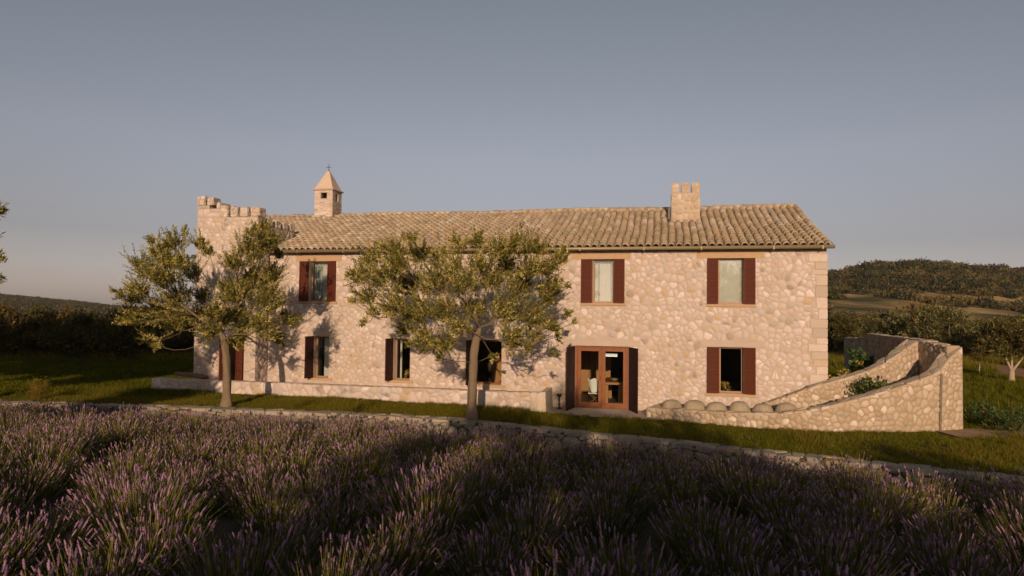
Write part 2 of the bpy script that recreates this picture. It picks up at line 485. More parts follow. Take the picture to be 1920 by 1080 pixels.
def vnoise(x, y, s, seed=0):
    """smooth value noise"""
    X = np.asarray(x) / s; Y = np.asarray(y) / s
    xi = np.floor(X).astype(int); yi = np.floor(Y).astype(int); xf = X - xi; yf = Y - yi
    def hsh(a, b):
        n = (a * 374761393 + b * 668265263 + seed * 974634777) & 0xffffffff
        n = ((n ^ (n >> 13)) * 1274126177) & 0xffffffff
        return ((n ^ (n >> 16)) & 0xffff) / 65535.
    u_, v_ = xf * xf * (3 - 2 * xf), yf * yf * (3 - 2 * yf)
    return (hsh(xi, yi) * (1 - u_) + hsh(xi + 1, yi) * u_) * (1 - v_) + (hsh(xi, yi + 1) * (1 - u_) + hsh(xi + 1, yi + 1) * u_) * v_


def upper_z(x, y):
    x = np.asarray(x, float); y = np.asarray(y, float)
    z = gz(x) * (1 - smooth((y - 40) / 30))
    az = x / np.maximum(y, 1)
    # right hill: the crest stands about 430 m out
    cr = np.interp(az, [-.2, .2, .40, .461, .50, .539, .617, .695, .75, 1.0, 1.6], [3, 8, 22, 26.5, 29, 31.2, 33.2, 31.5, 29.5, 22, 12])
    t = (y - 110) / 320.
    up = smooth(t) * .75 + .25 * np.clip(t, 0, 1)
    fall = 1 - .5 * smooth((y - 450) / 400)
    bumps = 5.0 * (vnoise(x, y, 46, 3) - .5) * smooth((y - 110) / 80) + 2.2 * (vnoise(x, y, 17, 5) - .5) * smooth((y - 100) / 60)
    zr = (cr * up * fall + bumps * np.where(y < 420, 1, .4)) * smooth((az + .1) / .35)
    # left hill about 900 m out
    cl = np.interp(az, [-1.6, -1.0, -.75, -.66, -.574, -.5, -.3], [40, 27, 15.5, 9, 1.5, -3, -4])
    t2 = (y - 300) / 600.
    zl = (cl * smooth(t2) + 2.0 * (vnoise(x, y, 60, 8) - .5) * smooth((y - 250) / 200)) * (1 - smooth((az + .35) / .3))
    zl = zl - 3.0 * smooth((y - 70) / 200) * (1 - smooth((az + .5) / .4)) * (1 - smooth(t2))
    return z + zr + zl + .05 * (vnoise(x, y, 3, 1) - .5) * smooth((y - 27) / 10)


def lower_z(x, y):
    x = np.asarray(x, float); y = np.asarray(y, float)
    z = .78 - .088 * (y - 5.8) - .036 * np.maximum(x, 0) + .022 * np.maximum(-x, 0)
    z = np.where(y < -6, 1.82 - .02 * (y + 6) * 0, z)
    z = z - .20 * smooth((x + 3) / 2) * smooth((y - (lip(x) - 4.2)) / 2.6)
    return np.clip(z, -1.5, 2.1) + .12 * (vnoise(x, y, 4, 2) - .5)


def grid_mesh(name, X, D, sign, zf, m):
    V = []; nx = len(X); nd = len(D)
    XX, DD = np.meshgrid(X, D, indexing='ij'); YY = lip(XX) + sign * DD
    ZZ = zf(XX, YY); V = np.stack([XX, YY, ZZ], -1).reshape(-1, 3)
    i, j = np.meshgrid(np.arange(nx - 1), np.arange(nd - 1), indexing='ij')
    a = (i * nd + j).ravel()
    q = np.stack([a, a + nd, a + nd + 1, a + 1], -1)
    if sign < 0: q = q[:, ::-1]
    return fmesh(name, V, q, m, smooth=True)


XC = np.unique(np.concatenate([np.arange(-60, 60, 1.2), np.arange(60, 700, 7), -np.arange(60, 1300, 11), np.arange(700, 1600, 30)]))
DC = np.concatenate([np.arange(0, 30, .8), np.arange(30, 110, 3), np.arange(110, 520, 6), np.arange(520, 1300, 18), [1600, 2400, 3600]])


def ground_material():
    """grass near the house, dry fields and scrub farther out"""
    m = bpy.data.materials.new('ground'); m.use_nodes = True; n = m.node_tree.nodes; l = m.node_tree.links
    b = n['Principled BSDF']; b.inputs['Roughness'].default_value = .97; b.inputs['Specular IOR Level'].default_value = .1
    geo = n.new('ShaderNodeNewGeometry'); sp = n.new('ShaderNodeSeparateXYZ'); l.new(geo.outputs['Position'], sp.inputs[0])
    def nz(s, lo, hi):
        t = n.new('ShaderNodeTexNoise'); t.inputs['Scale'].default_value = s; t.inputs['Detail'].default_value = 6
        l.new(geo.outputs['Position'], t.inputs['Vector'])
        r = n.new('ShaderNodeMapRange'); r.inputs[1].default_value = lo; r.inputs[2].default_value = hi; l.new(t.outputs['Fac'], r.inputs[0])
        return r.outputs[0]
    def mix(f, a, b_):
        x = n.new('ShaderNodeMix'); x.data_type = 'RGBA'
        if isinstance(f, float): x.inputs[0].default_value = f
        else: l.new(f, x.inputs[0])
        for s_, c in ((6, a), (7, b_)):
            if isinstance(c, tuple): x.inputs[s_].default_value = (*c, 1)
            else: l.new(c, x.inputs[s_])
        return x.outputs[2]
    near = mix(nz(9, .35, .65), mix(nz(.6, .4, .6), (.045, .045, .014), (.075, .06, .022)), (.028, .032, .01))
    far = mix(nz(.035, .42, .58), mix(nz(.2, .4, .6), (.30, .19, .07), (.40, .27, .12)), mix(nz(.12, .4, .6), (.09, .07, .025), (.05, .05, .018)))
    r = n.new('ShaderNodeMapRange'); r.inputs[1].default_value = 60; r.inputs[2].default_value = 110; l.new(sp.outputs['Y'], r.inputs[0])
    l.new(mix(r.outputs[0], near, far), b.inputs['Base Color'])
    t = n.new('ShaderNodeTexNoise'); t.inputs['Scale'].default_value = 9; t.inputs['Detail'].default_value = 5; l.new(geo.outputs['Position'], t.inputs['Vector'])
    bp = n.new('ShaderNodeBump'); bp.inputs['Strength'].default_value = .7; bp.inputs['Distance'].default_value = .05
    l.new(t.outputs['Fac'], bp.inputs['Height']); l.new(bp.outputs[0], b.inputs['Normal'])
    return m


M['ground'] = ground_material()
meta(link('ground', grid_mesh('ground', XC, DC, 1, upper_z, M['ground'])), kind='structure')
XL = np.unique(np.concatenate([np.arange(-60, 60, 1.0), np.arange(60, 401, 20), -np.arange(60, 401, 20)]))
DL = np.concatenate([np.arange(0, 34, .7), [36, 40, 50, 80, 150, 300]])
meta(link('field', grid_mesh('field', XL, DL, -1, lower_z, M['soil'])), kind='structure')


def sheet(name, pts, z, m, kind='structure', thick=None):
    g = G(); n = len(pts)
    if thick:
        g.add([(x, y, z) for x, y in pts] + [(x, y, z - thick) for x, y in pts],
              [tuple(range(n))] + [(i, i + n, (i + 1) % n + n, (i + 1) % n) for i in range(n)])
    else: g.add([(x, y, z) for x, y in pts], [tuple(range(n))])
    o = g.build(name, m); meta(o, kind=kind); return o


def strip(name, path, width, zf, m, lift=.02):
    g = G(); V = []; Fc = []
    path = np.array(path, float)
    # resample
    L = np.concatenate([[0], np.cumsum(np.linalg.norm(np.diff(path, axis=0), axis=1))]); n = max(2, int(L[-1] / 1.0))
    s = np.linspace(0, L[-1], n); P = np.stack([np.interp(s, L, path[:, 0]), np.interp(s, L, path[:, 1])], -1)
    for i in range(n):
        d = P[min(i + 1, n - 1)] - P[max(i - 1, 0)]; d /= np.linalg.norm(d); nn = np.array([-d[1], d[0]])
        ww = width * (1 + .25 * math.sin(i * 1.7) * .5)
        for k in (-.5, -.17, .17, .5):
            p = P[i] + nn * ww * k; V.append((p[0], p[1], float(zf(p[0], p[1])) + lift))
    for i in range(n - 1):
        for k in range(3): Fc.append((i * 4 + k, i * 4 + k + 1, i * 4 + 5 + k, i * 4 + 4 + k)[::-1])
    g.add(V, Fc); return meta(g.build(name, m, smooth=True), kind='structure')


strip('dirt_path', [(24, 37.5), (29.6, 39.6), (34.2, 51), (38, 60), (44, 72)][1:2] and [(20, 60), (30, 55), (34.2, 51.5), (33, 45), (29.6, 40), (30, 34), (36, 24)], 2.2, upper_z, M['path'], .03)
strip('dirt_track', [(-60, 36), (-40, 37), (-29, 38.0), (-22, 41), (-16, 46), (-8, 52)], 1.0, upper_z, M['path'], .03)
strip('dirt_patch', [(12.6, 19.9), (14.3, 20.0), (16.5, 19.0), (19, 17.6)], 1.5, upper_z, M['dirt'], .025)

# ------------------------------------------------------------------ the house
house = thing('stone_house', H(8, 0, 0), 'long two storey stone farmhouse with tiled roof, crenellated corner tower and red shutters', 'house')
OPEN = dict(U1=(1.70, 2.50, 3.71, 5.26), U2=(12.70, 13.46, 3.74, 5.28), U3=(16.97, 17.80, 3.74, 5.29),
            L1=(1.98, 2.61, .76, 2.36), L2=(5.26, 5.92, .78, 2.34), L3=(8.38, 9.44, .73, 2.35),
            D=(12.12, 13.98, .03, 2.22), L4=(17.01, 17.79, .73, 2.28))
TW = 20.39; EZ = 5.70; SL = .355; TL = -4.4; RIDGE = 6.0; DEPTH = 12.0
g = G()
fac = lambda s, d, z: H(s, d, z)
slabwall(g, 0, TW, -.3, EZ, list(OPEN.values()), fac, .45)
# gable end, back and left walls
for (t0, t1, q0, q1) in ((TW - .45, TW, .452, DEPTH), (TL, TW - .452, DEPTH - .45, DEPTH), (TL, TL + .45, 1.75, DEPTH - .452)):
    g.hbox(t0, t1, q0, q1, -.3, EZ)
for t0, t1 in ((TW - .45, TW), (TL, TL + .45)):
    p = []
    for t in (t0, t1):
        p += [H(t, .02, EZ), H(t, DEPTH - .02, EZ), H(t, RIDGE, EZ + SL * RIDGE - .1)]
    if t0 < 0:
        p[0] = H(t0, 1.8, EZ); p[3] = H(t1, 1.8, EZ)
        g.add(p + [H(t0, 1.8, EZ + SL * 1.8 - .1), H(t1, 1.8, EZ + SL * 1.8 - .1)], [(0, 1, 2, 6), (7, 5, 4, 3), (0, 6, 7, 3), (6, 2, 5, 7), (1, 4, 5, 2)])
    else:
        g.add(p, [(0, 1, 2), (5, 4, 3), (0, 2, 5, 3), (1, 4, 5, 2)])
wall = g.build('wall', M['mortar'], house)

# tower in front of the left end
TT0, TT1, TQ = -2.68, 0.0, -.85
towop = (-1.46, -.49, .52, 2.24)
g = G()
slabwall(g, TT0, TT1, -.3, 6.93, [towop], lambda s, d, z: H(s, TQ + d, z), .45)
slabwall(g, TQ + .45, 1.75, -.3, 6.63, [], lambda s, d, z: H(TT1 - d, s, z), .4)
slabwall(g, TQ + .45, 1.75, -.3, 6.93, [], lambda s, d, z: H(TT0 + .4 - d, s, z), .4)
g.hbox(TT0 + .41, TT1 - .41, 1.35, 1.74, -.3, 6.6)
g.hbox(TT0 + .41, TT1 - .41, TQ + .46, 1.34, 6.0, 6.2)
# swept-up left part of the parapet
g.hbox(TT0, -1.66, TQ, TQ + .45, 6.932, 7.27)
g.hbox(TT0, -2.16, TQ, TQ + .45, 7.272, 7.40)
g.hbox(TT0, TT0 + .4, TQ + .452, 1.75, 6.932, 7.38)
tower = g.build('tower_wall', M['mortar'], house)


def rough_box(t0, t1, q0, q1, z0, z1, j=.012, top_round=0, stones=False):
    """a slightly uneven block in the house frame, with a worn top"""
    g = G(); c = .022; V = []
    def P(t, q, z): return H(t + rnd.uniform(-j, j), q + rnd.uniform(-j, j), z + rnd.uniform(-j, j))
    for (z, i) in ((z0, 0), (z1 - c, 0), (z1, c + top_round)):
        V += [P(t0 + i, q0 + i, z), P(t1 - i, q0 + i, z), P(t1 - i, q1 - i, z), P(t0 + i, q1 - i, z)]
    Fc = [(3, 2, 1, 0), (8, 9, 10, 11)]
    for r in (0, 4):
        for k in range(4): Fc.append((r + k, r + (k + 1) % 4, r + 4 + (k + 1) % 4, r + 4 + k))
    g.add(V, Fc, (.40, .31, .235) if stones else pick(PAL_PINK))
    if stones:
        fs = [(cells(t0 + .005, t1 - .005, z0, z1 - .01, .17, .11, gap=.006), lambda s_, z_, d_: H(s_, q0 - d_, z_)), (cells(q0 + .005, q1 - .005, z0, z1 - .01, .17, .11, gap=.006), lambda s_, z_, d_: H(t1 + d_, s_, z_))]
        for cs_, mp_ in fs:
            for c_ in cs_:
                V2, F2 = stone_geo(c_, mp_, rnd.uniform(.008, .022)); g.add(V2, F2, pick(PAL_PINK))
    return g


tz_ = lambda px, off: None
for (t0, t1, zb, zt) in ((-2.70, -2.38, 7.405, 7.78), (-2.27, -2.00, 7.405, 7.72), (-1.84, -1.68, 7.275, 7.50),
                         (-1.66, -1.36, 6.935, 7.40), (-1.22, -.92, 6.935, 7.34), (-.80, -.48, 6.935, 7.30), (-.36, .02, 6.935, 7.30)):
    if t1 < -1.9 and t0 < -2.2: pass
    rough_box(t0, t1, TQ - .0, TQ + .44, zb, zt, .02, stones=True).build('merlon', M['stone'], house)
for (q0, q1) in ((-.22, .12), (.30, .68), (.86, 1.22), (1.38, 1.74)):
    rough_box(TT1 - .40, TT1 + .02, q0, q1, 6.635, 6.92, .02, stones=True).build('merlon', M['stone'], house)
for q0 in (-.2, .35, .9, 1.4):
    rough_box(TT0 - .02, TT0 + .38, q0, q0 + .32, 7.385, 7.68, .015).build('merlon', M['stone'], house)

# stones of the facade and the tower
lint = [(1.12, 3.05, 5.27, 5.50), (11.96, 14.02, 5.285, 5.49), (16.27, 18.45, 5.295, 5.51),
        (11.70, 14.35, 2.225, 2.42), (16.45, 18.35, 2.29, 2.47), (1.75, 2.75, 2.365, 2.50), (5.0, 6.1, 2.345, 2.47), (8.2, 9.6, 2.355, 2.5)]
sills = [(1.30, 2.90, 3.62, 3.705), (12.28, 13.88, 3.65, 3.735), (16.60, 18.18, 3.64, 3.735),
         (1.75, 2.75, .68, .755), (4.95, 6.05, .69, .775), (8.25, 9.6, .64, .725), (16.55, 18.2, .64, .725)]
QU = []
z = -.1; k = 0
while z < 5.5:
    h = rnd.uniform(.17, .40); h = min(h, 5.55 - z)
    if h < .15: break
    QU.append((TW - rnd.choice((.52, .40, .32, .27, .45)) * rnd.uniform(.85, 1.1), TW, z, z + h)); z += h; k += 1
tri_hole = (18.62, 18.95, 1.20, 1.64)
holes = list(OPEN.values()) + lint + sills + [(q[0] - .005, q[1] + .1, q[2], q[3]) for q in QU] + [tri_hole]
fm = lambda s, z, d: H(s, -d, z)
fcells = cells(.02, TW, -.1, EZ - .13, .195, .122, holes)
tcells = cells(TT0, TT1, -.1, 6.9, .21, .125, [towop, (-1.56, -.39, 2.24, 2.42)])
tcells2 = cells(TT0 + .02, -1.68, 6.94, 7.26, .3, .16)
tcells3 = cells(TT0 + .02, -2.18, 7.275, 7.39, .25, .12)
tside = cells(TQ, -.02, -.1, 6.6, .28, .2)
tside2 = cells(0, 1.74, 5.3, 6.6, .28, .17)
gside = cells(0, DEPTH, 0, EZ, .45, .3)
jobs = [(fcells, fm), (tcells, lambda s, z, d: H(s, TQ - d, z)), (tcells2, lambda s, z, d: H(s, TQ - d, z)),
        (tcells3, lambda s, z, d: H(s, TQ - d, z)), (tside, lambda s, z, d: H(TT1 + d, s, z)),
        (tside2, lambda s, z, d: H(TT1 + d, s, z)), (gside, lambda s, z, d: H(TW + d, s, z))]
lay(wall, jobs, 300, M['stone'], PAL_PINK)
for i, q in enumerate(QU):
    o = rough_box(q[0], q[1] + .02, -.022, .3 if i % 2 else .55, q[2] + .006, q[3] - .006, .006)
    tn = rnd.choice([(.48, .385, .30), (.55, .44, .37), (.36, .295, .225), (.58, .47, .40), (.46, .335, .22), (.42, .345, .27)])
    o.t = [tn] * len(o.t); o.build('quoin_stone', M['stone'], house)
# the pale triangular stone, split by a seam
for x0, x1 in ((18.66, 18.775), (18.79, 18.91)):
    g = G(); mid = 18.78
    zt = 1.60; lo = 1.26
    a, b = (x0, x1)
    p = [(a, lo, 0), (b, lo, 0), (mid + (.008 if a > mid else -.008), zt, 0)]
    g.add([fm(s, z, -.01) for s, z, _ in p] + [fm(s + (mid - s) * .06, z + (1.4 - z) * .06, .028) for s, z, _ in p],
          [(3, 4, 5), (0, 1, 4, 3), (1, 2, 5, 4), (2, 0, 3, 5)], (.66, .55, .47)); g.build('stone', M['stone'], wall)

for (a, b, c, d) in lint:
    gg = rough_box(a, b, -.018, .3, c, d, .004); gg.build('lintel', M['lintel'] if d > 3 else M['mortar'], house)
rough_box(-1.56, -.39, TQ - .018, TQ + .3, 2.245, 2.42, .004).build('lintel', M['mortar'], house)
for (a, b, c, d) in sills:
    rough_box(a, b, -.05, .25, c, d, .004).build('window_sill', M['lintel'], house)
# plain band under the eave
g = G(); g.hbox(0, TW, -.015, .02, EZ - .12, EZ + .02); g.build('eave_band', M['mortar'], house)

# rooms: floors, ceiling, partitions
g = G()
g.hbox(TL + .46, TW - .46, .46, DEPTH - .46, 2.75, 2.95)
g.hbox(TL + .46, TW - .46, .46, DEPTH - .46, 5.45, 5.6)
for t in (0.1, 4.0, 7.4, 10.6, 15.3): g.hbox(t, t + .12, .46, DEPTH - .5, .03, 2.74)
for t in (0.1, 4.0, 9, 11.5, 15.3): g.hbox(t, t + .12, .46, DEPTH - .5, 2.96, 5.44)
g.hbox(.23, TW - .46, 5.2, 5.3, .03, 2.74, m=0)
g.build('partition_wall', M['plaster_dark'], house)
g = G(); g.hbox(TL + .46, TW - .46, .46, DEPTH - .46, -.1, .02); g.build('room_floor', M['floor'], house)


# windows, shutters, door
def frame(g, a, b, c, d, q, w=.05, th=.05, m=0):
    g.hbox(a, a + w, q, q + th, c, d, m=m); g.hbox(b - w, b, q, q + th, c, d, m=m)
    g.hbox(a + w, b - w, q, q + th, c, c + w, m=m); g.hbox(a + w, b - w, q, q + th, d - w, d, m=m)


def window(key, q=.20, mullion=False, m='winframe', curt=()):
    a, b, c, d = OPEN[key]
    g = G(); frame(g, a + .005, b - .005, c + .005, d - .005, q)
    if mullion: g.hbox((a + b) / 2 - .03, (a + b) / 2 + .03, q + .003, q + .047, c + .056, d - .056)
    wn = g.build('window', M[m], house)
    g = G(); g.hbox(a + .05, b - .05, q + .02, q + .028, c + .05, d - .05); g.build('pane', M['glass'], wn)
    for (x0, x1, z0, z1, mm, qq) in curt:
        # hanging cloth with folds
        g = G(); n = 22; V = []; Fc = []
        for i in range(n + 1):
            t = a + .05 + (b - a - .1) * (x0 + (x1 - x0) * i / n)
            qf = q + qq + .018 * math.sin(i * 1.9) * (0 if mm == 'blind' else 1)
            V += [H(t, qf, c + (d - c) * z0), H(t, qf, c + (d - c) * z1)]
        for i in range(n): Fc.append((2 * i, 2 * i + 2, 2 * i + 3, 2 * i + 1))
        g.add(V, Fc); g.build('curtain' if mm != 'blind' else 'blind', M[mm], wn, smooth=True)
    return wn


window('U1', curt=[(0.0, 1, .03, .98, 'greycloth', .16), (.56, .98, .03, .90, 'curtain', .10)])
window('U2', curt=[(0, 1, .03, .98, 'greycloth', .18), (.28, .86, .03, .90, 'curtain', .10), (0.02, .20, .03, .89, 'curtain', .14)])
window('U3', curt=[(0, 1, .03, .98, 'blind', .09)])
window('L1', curt=[(.42, .98, .03, .95, 'curtain', .12)])
window('L2', curt=[(.18, .32, .03, .97, 'curtain', .10)])
window('L3', m='doorwood')
window('L4')
a, b, c, d = towop
g = G(); frame(g, a, b, c, d, TQ + .2, .06); g.hbox(-.98, -.93, TQ + .2, TQ + .25, c, d)
wn = g.build('window', M['shutter'], house)
g = G(); g.hbox(a + .06, b - .06, TQ + .22, TQ + .228, c + .06, d - .06); g.build('pane', M['glass'], wn)


def shutter(hx, w, c, d, ang, q=-.03, side=1, label=None, solid=False, oq=0):
    """louvred leaf hinged at t=hx; ang 0 = folded flat on the wall, 90 = standing straight out"""
    A = math.radians(ang); ct, sq = math.cos(A) * side, -math.sin(A)
    th = .035
    def P(s, n, z): return H(hx + ct * s + sq * n * (-side) * 0 + (-sq) * n * side, q + oq + sq * s - math.cos(A) * n, z)
    g = G()
    def blk(s0, s1, n0, n1, z0, z1, tone=(1, 1, 1), dz=0):
        p = [P(s0, n0, z0), P(s1, n0, z0), P(s1, n1, z0 + dz), P(s0, n1, z0 + dz), P(s0, n0, z1), P(s1, n0, z1), P(s1, n1, z1 + dz), P(s0, n1, z1 + dz)]
        g.hexa(p, tone)
    st = .045
    blk(0, st, 0, th, c, d); blk(w - st, w, 0, th, c, d)
    H_ = d - c; mids = [c + st, d - st]
    blk(st, w - st, 0, th, c, c + st * 1.7); blk(st, w - st, 0, th, d - st * 1.3, d)
    blk(st, w - st, 0, th, (c + d) / 2 - .03, (c + d) / 2 + .03)
    for z0, z1 in ((c + st * 1.7, (c + d) / 2 - .03), ((c + d) / 2 + .03, d - st * 1.3)):
        n = max(3, int((z1 - z0) / .078)); s_ = (z1 - z0) / n
        for i in range(n):
            blk(st, w - st, .006, th - .006, z0 + i * s_ + s_ * .3, z0 + i * s_ + s_ * .3 + .03, dz=-.014)
        blk(st, w - st, .001, .004, z0, z1)
    o = g.build('shutter', M['shutter_shaded' if label else 'shutter'], house)
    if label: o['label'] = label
    return o


shutter(1.70, .37, 3.71, 5.26, 4, side=-1); shutter(2.50, .36, 3.71, 5.26, 4)
shutter(12.70, .39, 3.74, 5.28, 4, side=-1); shutter(13.46, .37, 3.74, 5.28, 4)
shutter(16.97, .36, 3.74, 5.29, 3, side=-1); shutter(17.80, .36, 3.74, 5.29, 3)
shutter(17.01, .40, .73, 2.28, 4, side=-1); shutter(17.79, .37, .73, 2.28, 12)
shutter(1.98, .40, .76, 2.36, 72, side=-1, label='shutter with painted-in shade, standing half open'); shutter(5.26, .40, .78, 2.34, 72, side=-1, label='shutter with painted-in shade, standing half open')
shutter(8.38, .45, .73, 2.35, 75, side=-1, label='shutter with painted-in shade, standing half open')
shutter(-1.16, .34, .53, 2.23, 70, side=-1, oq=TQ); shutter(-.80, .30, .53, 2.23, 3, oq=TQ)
shutter(12.12, .90, .04, 2.21, 80, side=-1, label='door shutter with painted-in shade, standing straight out'); shutter(13.99, .90, .04, 2.21, 69, label='door shutter with painted-in shade, standing out from the wall')

# glazed double door
a, b, c, d = OPEN['D']
g = G(); q = .12
g.hbox(a, a + .07, q - .03, q + .09, c, d); g.hbox(b - .07, b, q - .03, q + .09, c, d); g.hbox(a + .07, b - .07, q - .03, q + .09, d - .06, d)
df = g.build('door_frame', M['doorwood'], house)
mid = (a + b) / 2
for x0, x1 in ((a + .075, mid - .004), (mid + .004, b - .075)):
    g = G(); z0, z1 = c + .01, d - .065
    g.hbox(x0, x0 + .115, q, q + .05, z0, z1); g.hbox(x1 - .115, x1, q, q + .05, z0, z1)
    g.hbox(x0 + .115, x1 - .115, q, q + .05, z0, z0 + .19); g.hbox(x0 + .115, x1 - .115, q, q + .05, z1 - .12, z1)
    dr = g.build('door', M['doorwood'], house)
    g = G(); g.hbox(x0 + .115, x1 - .115, q + .022, q + .03, z0 + .19, z1 - .12); g.build('pane', M['glass'], dr)
    if x1 < mid + .05:
        g = G(); g.bar(H(x1 - .05, q - .03, 1.02), H(x1 - .05, q - .03, 1.16), .02, n=8)
        g.bar(H(x1 - .05, q, 1.09), H(x1 - .05, q - .035, 1.09), .02, n=8); g.build('handle', M['iron'], dr)

# roof: deck, barrel tiles, ridge
g = G()
ov = .22
def deck(t0, t1, q0, q1):
    z0, z1 = EZ + SL * q0, EZ + SL * q1
    g.hexa([H(t0, q0, z0 - .05), H(t1, q0, z0 - .05), H(t1, q1, z1 - .05), H(t0, q1, z1 - .05),
            H(t0, q0, z0 + .04), H(t1, q0, z0 + .04), H(t1, q1, z1 + .04), H(t0, q1, z1 + .04)])
deck(0.0, TW + .1, -ov, RIDGE); deck(TL - .1, -.001, 1.8, RIDGE)
zr = EZ + SL * RIDGE
g.hexa([H(TL - .1, RIDGE + .002, zr - .05), H(TW + .1, RIDGE + .002, zr - .05), H(TW + .1, DEPTH + ov, EZ - .05 - SL * ov), H(TL - .1, DEPTH + ov, EZ - .05 - SL * ov),
        H(TL - .1, RIDGE + .002, zr + .04), H(TW + .1, RIDGE + .002, zr + .04), H(TW + .1, DEPTH + ov, EZ + .04 - SL * ov), H(TL - .1, DEPTH + ov, EZ + .04 - SL * ov)])
roof = g.build('roof', M['tilebed'], house)
n_ = np.cross(UU, VV + np.array([0, 0, SL])); n_ /= np.linalg.norm(n_)
sd = VV + np.array([0, 0, SL]); sd /= np.linalg.norm(sd)


def barrel(L, r0, r1, seg=7, th=.016, arch=1.0, down=False):
    """half-round tile in a local frame: x across, y up the slope, z out of the roof"""
    V = []; Fc = []
    for (y, r, k) in ((0, r0 - th, 0), (0, r0, 0), (L * .5, (r0 + r1) / 2 + .003, 0), (L, r1, 0)):
        for i in range(seg + 1):
            an = math.pi * i / seg
            V.append((math.cos(an) * r, y, (math.sin(an) * r * arch + .002) * (-1 if down else 1)))
    n = seg + 1
    for j in range(3):
        for i in range(seg): Fc.append((j * n + i, j * n + i + 1, (j + 1) * n + i + 1, (j + 1) * n + i))
    if not down: Fc = [f[::-1] for f in Fc]
    return V, Fc


Bm = np.array([UU, sd, n_])   # rows: local axes
tile_protos = []
TP = .262
tV, tF = barrel(.50, .118, .094)
tv = np.array(tV) @ Bm
for i in range(14):
    tone = pick(PAL_TILE)
    tile_protos.append(mesh('roof_tile', tv, tF, M['tile'], np.tile(tone, (len(tv), 1)), True))
rows = [TL + .05 + TP * k for k in range(int((TW + .14 - TL) / TP) + 1)]
shift = (TW + .02) - rows[-1]; rows = [r + shift for r in rows]
T = []; ex = .385
CH = (15.40, 16.56, 3.66, 4.7); TU = (-1.25, -.28, 5.52, 6.5)
slen = math.sqrt(1 + SL * SL)
for r in rows:
    q0 = -ov - .02 if r > 0.04 else 1.85
    nq = int((RIDGE - q0) * slen / ex) + 1
    for k in range(nq):
        q = q0 + k * ex / slen + rnd.uniform(-.012, .012)
        if q > RIDGE - .16: continue
        if CH[0] - .08 < r < CH[1] + .08 and CH[2] - .46 < q < CH[3]: continue
        if TU[0] - .1 < r < TU[1] + .1 and TU[2] - .30 < q < TU[3]: continue
        p = H(r + rnd.uniform(-.016, .016) + .02 * math.sin(q * 1.1 + r * .4), q, EZ + SL * q) + n_ * (.055 + rnd.uniform(0, .008))
        T.append((np.linalg.norm(p - np.array([0, 0, HC])), p))
T.sort(key=lambda x: x[0])
g = G()
for i, (d_, p) in enumerate(T):
    if i < 300:
        o = link('roof_tile', rnd.choice(tile_protos), roof, p)
        o.rotation_euler = (rnd.uniform(-.01, .01), rnd.uniform(-.01, .01), rnd.uniform(-.02, .02))
    else:
        j = rnd.uniform(-.02, .02)
        v = tv.copy(); v += UU[None] * (np.array(tV)[:, 1:2] * j)
        g.add(v + p, tF, pick(PAL_TILE))
o = g.build('roof_tiling', M['tile'], roof, smooth=True); o['kind'] = 'stuff'
# channel tiles between the rows (joined), with upturned pale mortar ends at the eave
g = G()
cV, cF = barrel(1.0, .105, .105, 6, down=True)
for r in rows[:-1]:
    q0 = -ov - .05 if r > -.1 else 1.8
    Lr = (RIDGE - .1 - q0) * slen
    v = np.array(cV) * np.array([1, Lr, .8]); v = v @ Bm
    g.add(v + H(r + TP / 2, q0, EZ + SL * q0) + n_ * .085, cF, pick(PAL_TILE))
o = g.build('channel_tiles', M['tile'], roof, smooth=True); o['kind'] = 'stuff'
# ridge caps
rV, rF = barrel(.46, .135, .115, 7)
for k in range(int((TW - TL + .2) / .40)):
    t = TL - .05 + .40 * k
    if TU[0] - .2 < t < TU[1] - .1: continue
    v = np.array(rV)[:, [1, 0, 2]]  # along t
    P = np.array([UU * x + VV * y + np.array([0, 0, z_]) for x, y, z_ in v])
    tone = np.array(pick(PAL_TILE)) * 1.15
    me = mesh('ridge_tile', P, [f[::-1] for f in rF], M['tile'], np.tile(tone, (len(P), 1)), True)
    link('ridge_tile', me, roof, H(t, RIDGE, zr + .05 + rnd.uniform(-.008, .016) + .018 * math.sin(t * .7)))
g = G(); g.hbox(TL, TW + .1, RIDGE - .14, RIDGE + .14, zr - .02, zr + .085); g.build('ridge_mortar', M['mortar'], roof)

# gutter
g = G(); gq = -ov - .10; gzv = EZ - .075
g.tube([H(.02, gq, gzv), H(TW + .18, gq, gzv)], [.062, .062], 12)
gut = g.build('gutter', M['gutter'], house, smooth=True)
for t in (1.4, 3.3, 5.5, 7.8, 10.1, 12.3, 14.5, 16.4, 18.7, 20.2):
    g = G(); g.hbox(t - .018, t + .018, gq - .075, .0, EZ - .155, EZ - .135); g.hbox(t - .018, t + .018, gq - .078, gq - .066, EZ - .153, EZ - .04)
    g.build('bracket', M['gutter'], gut)

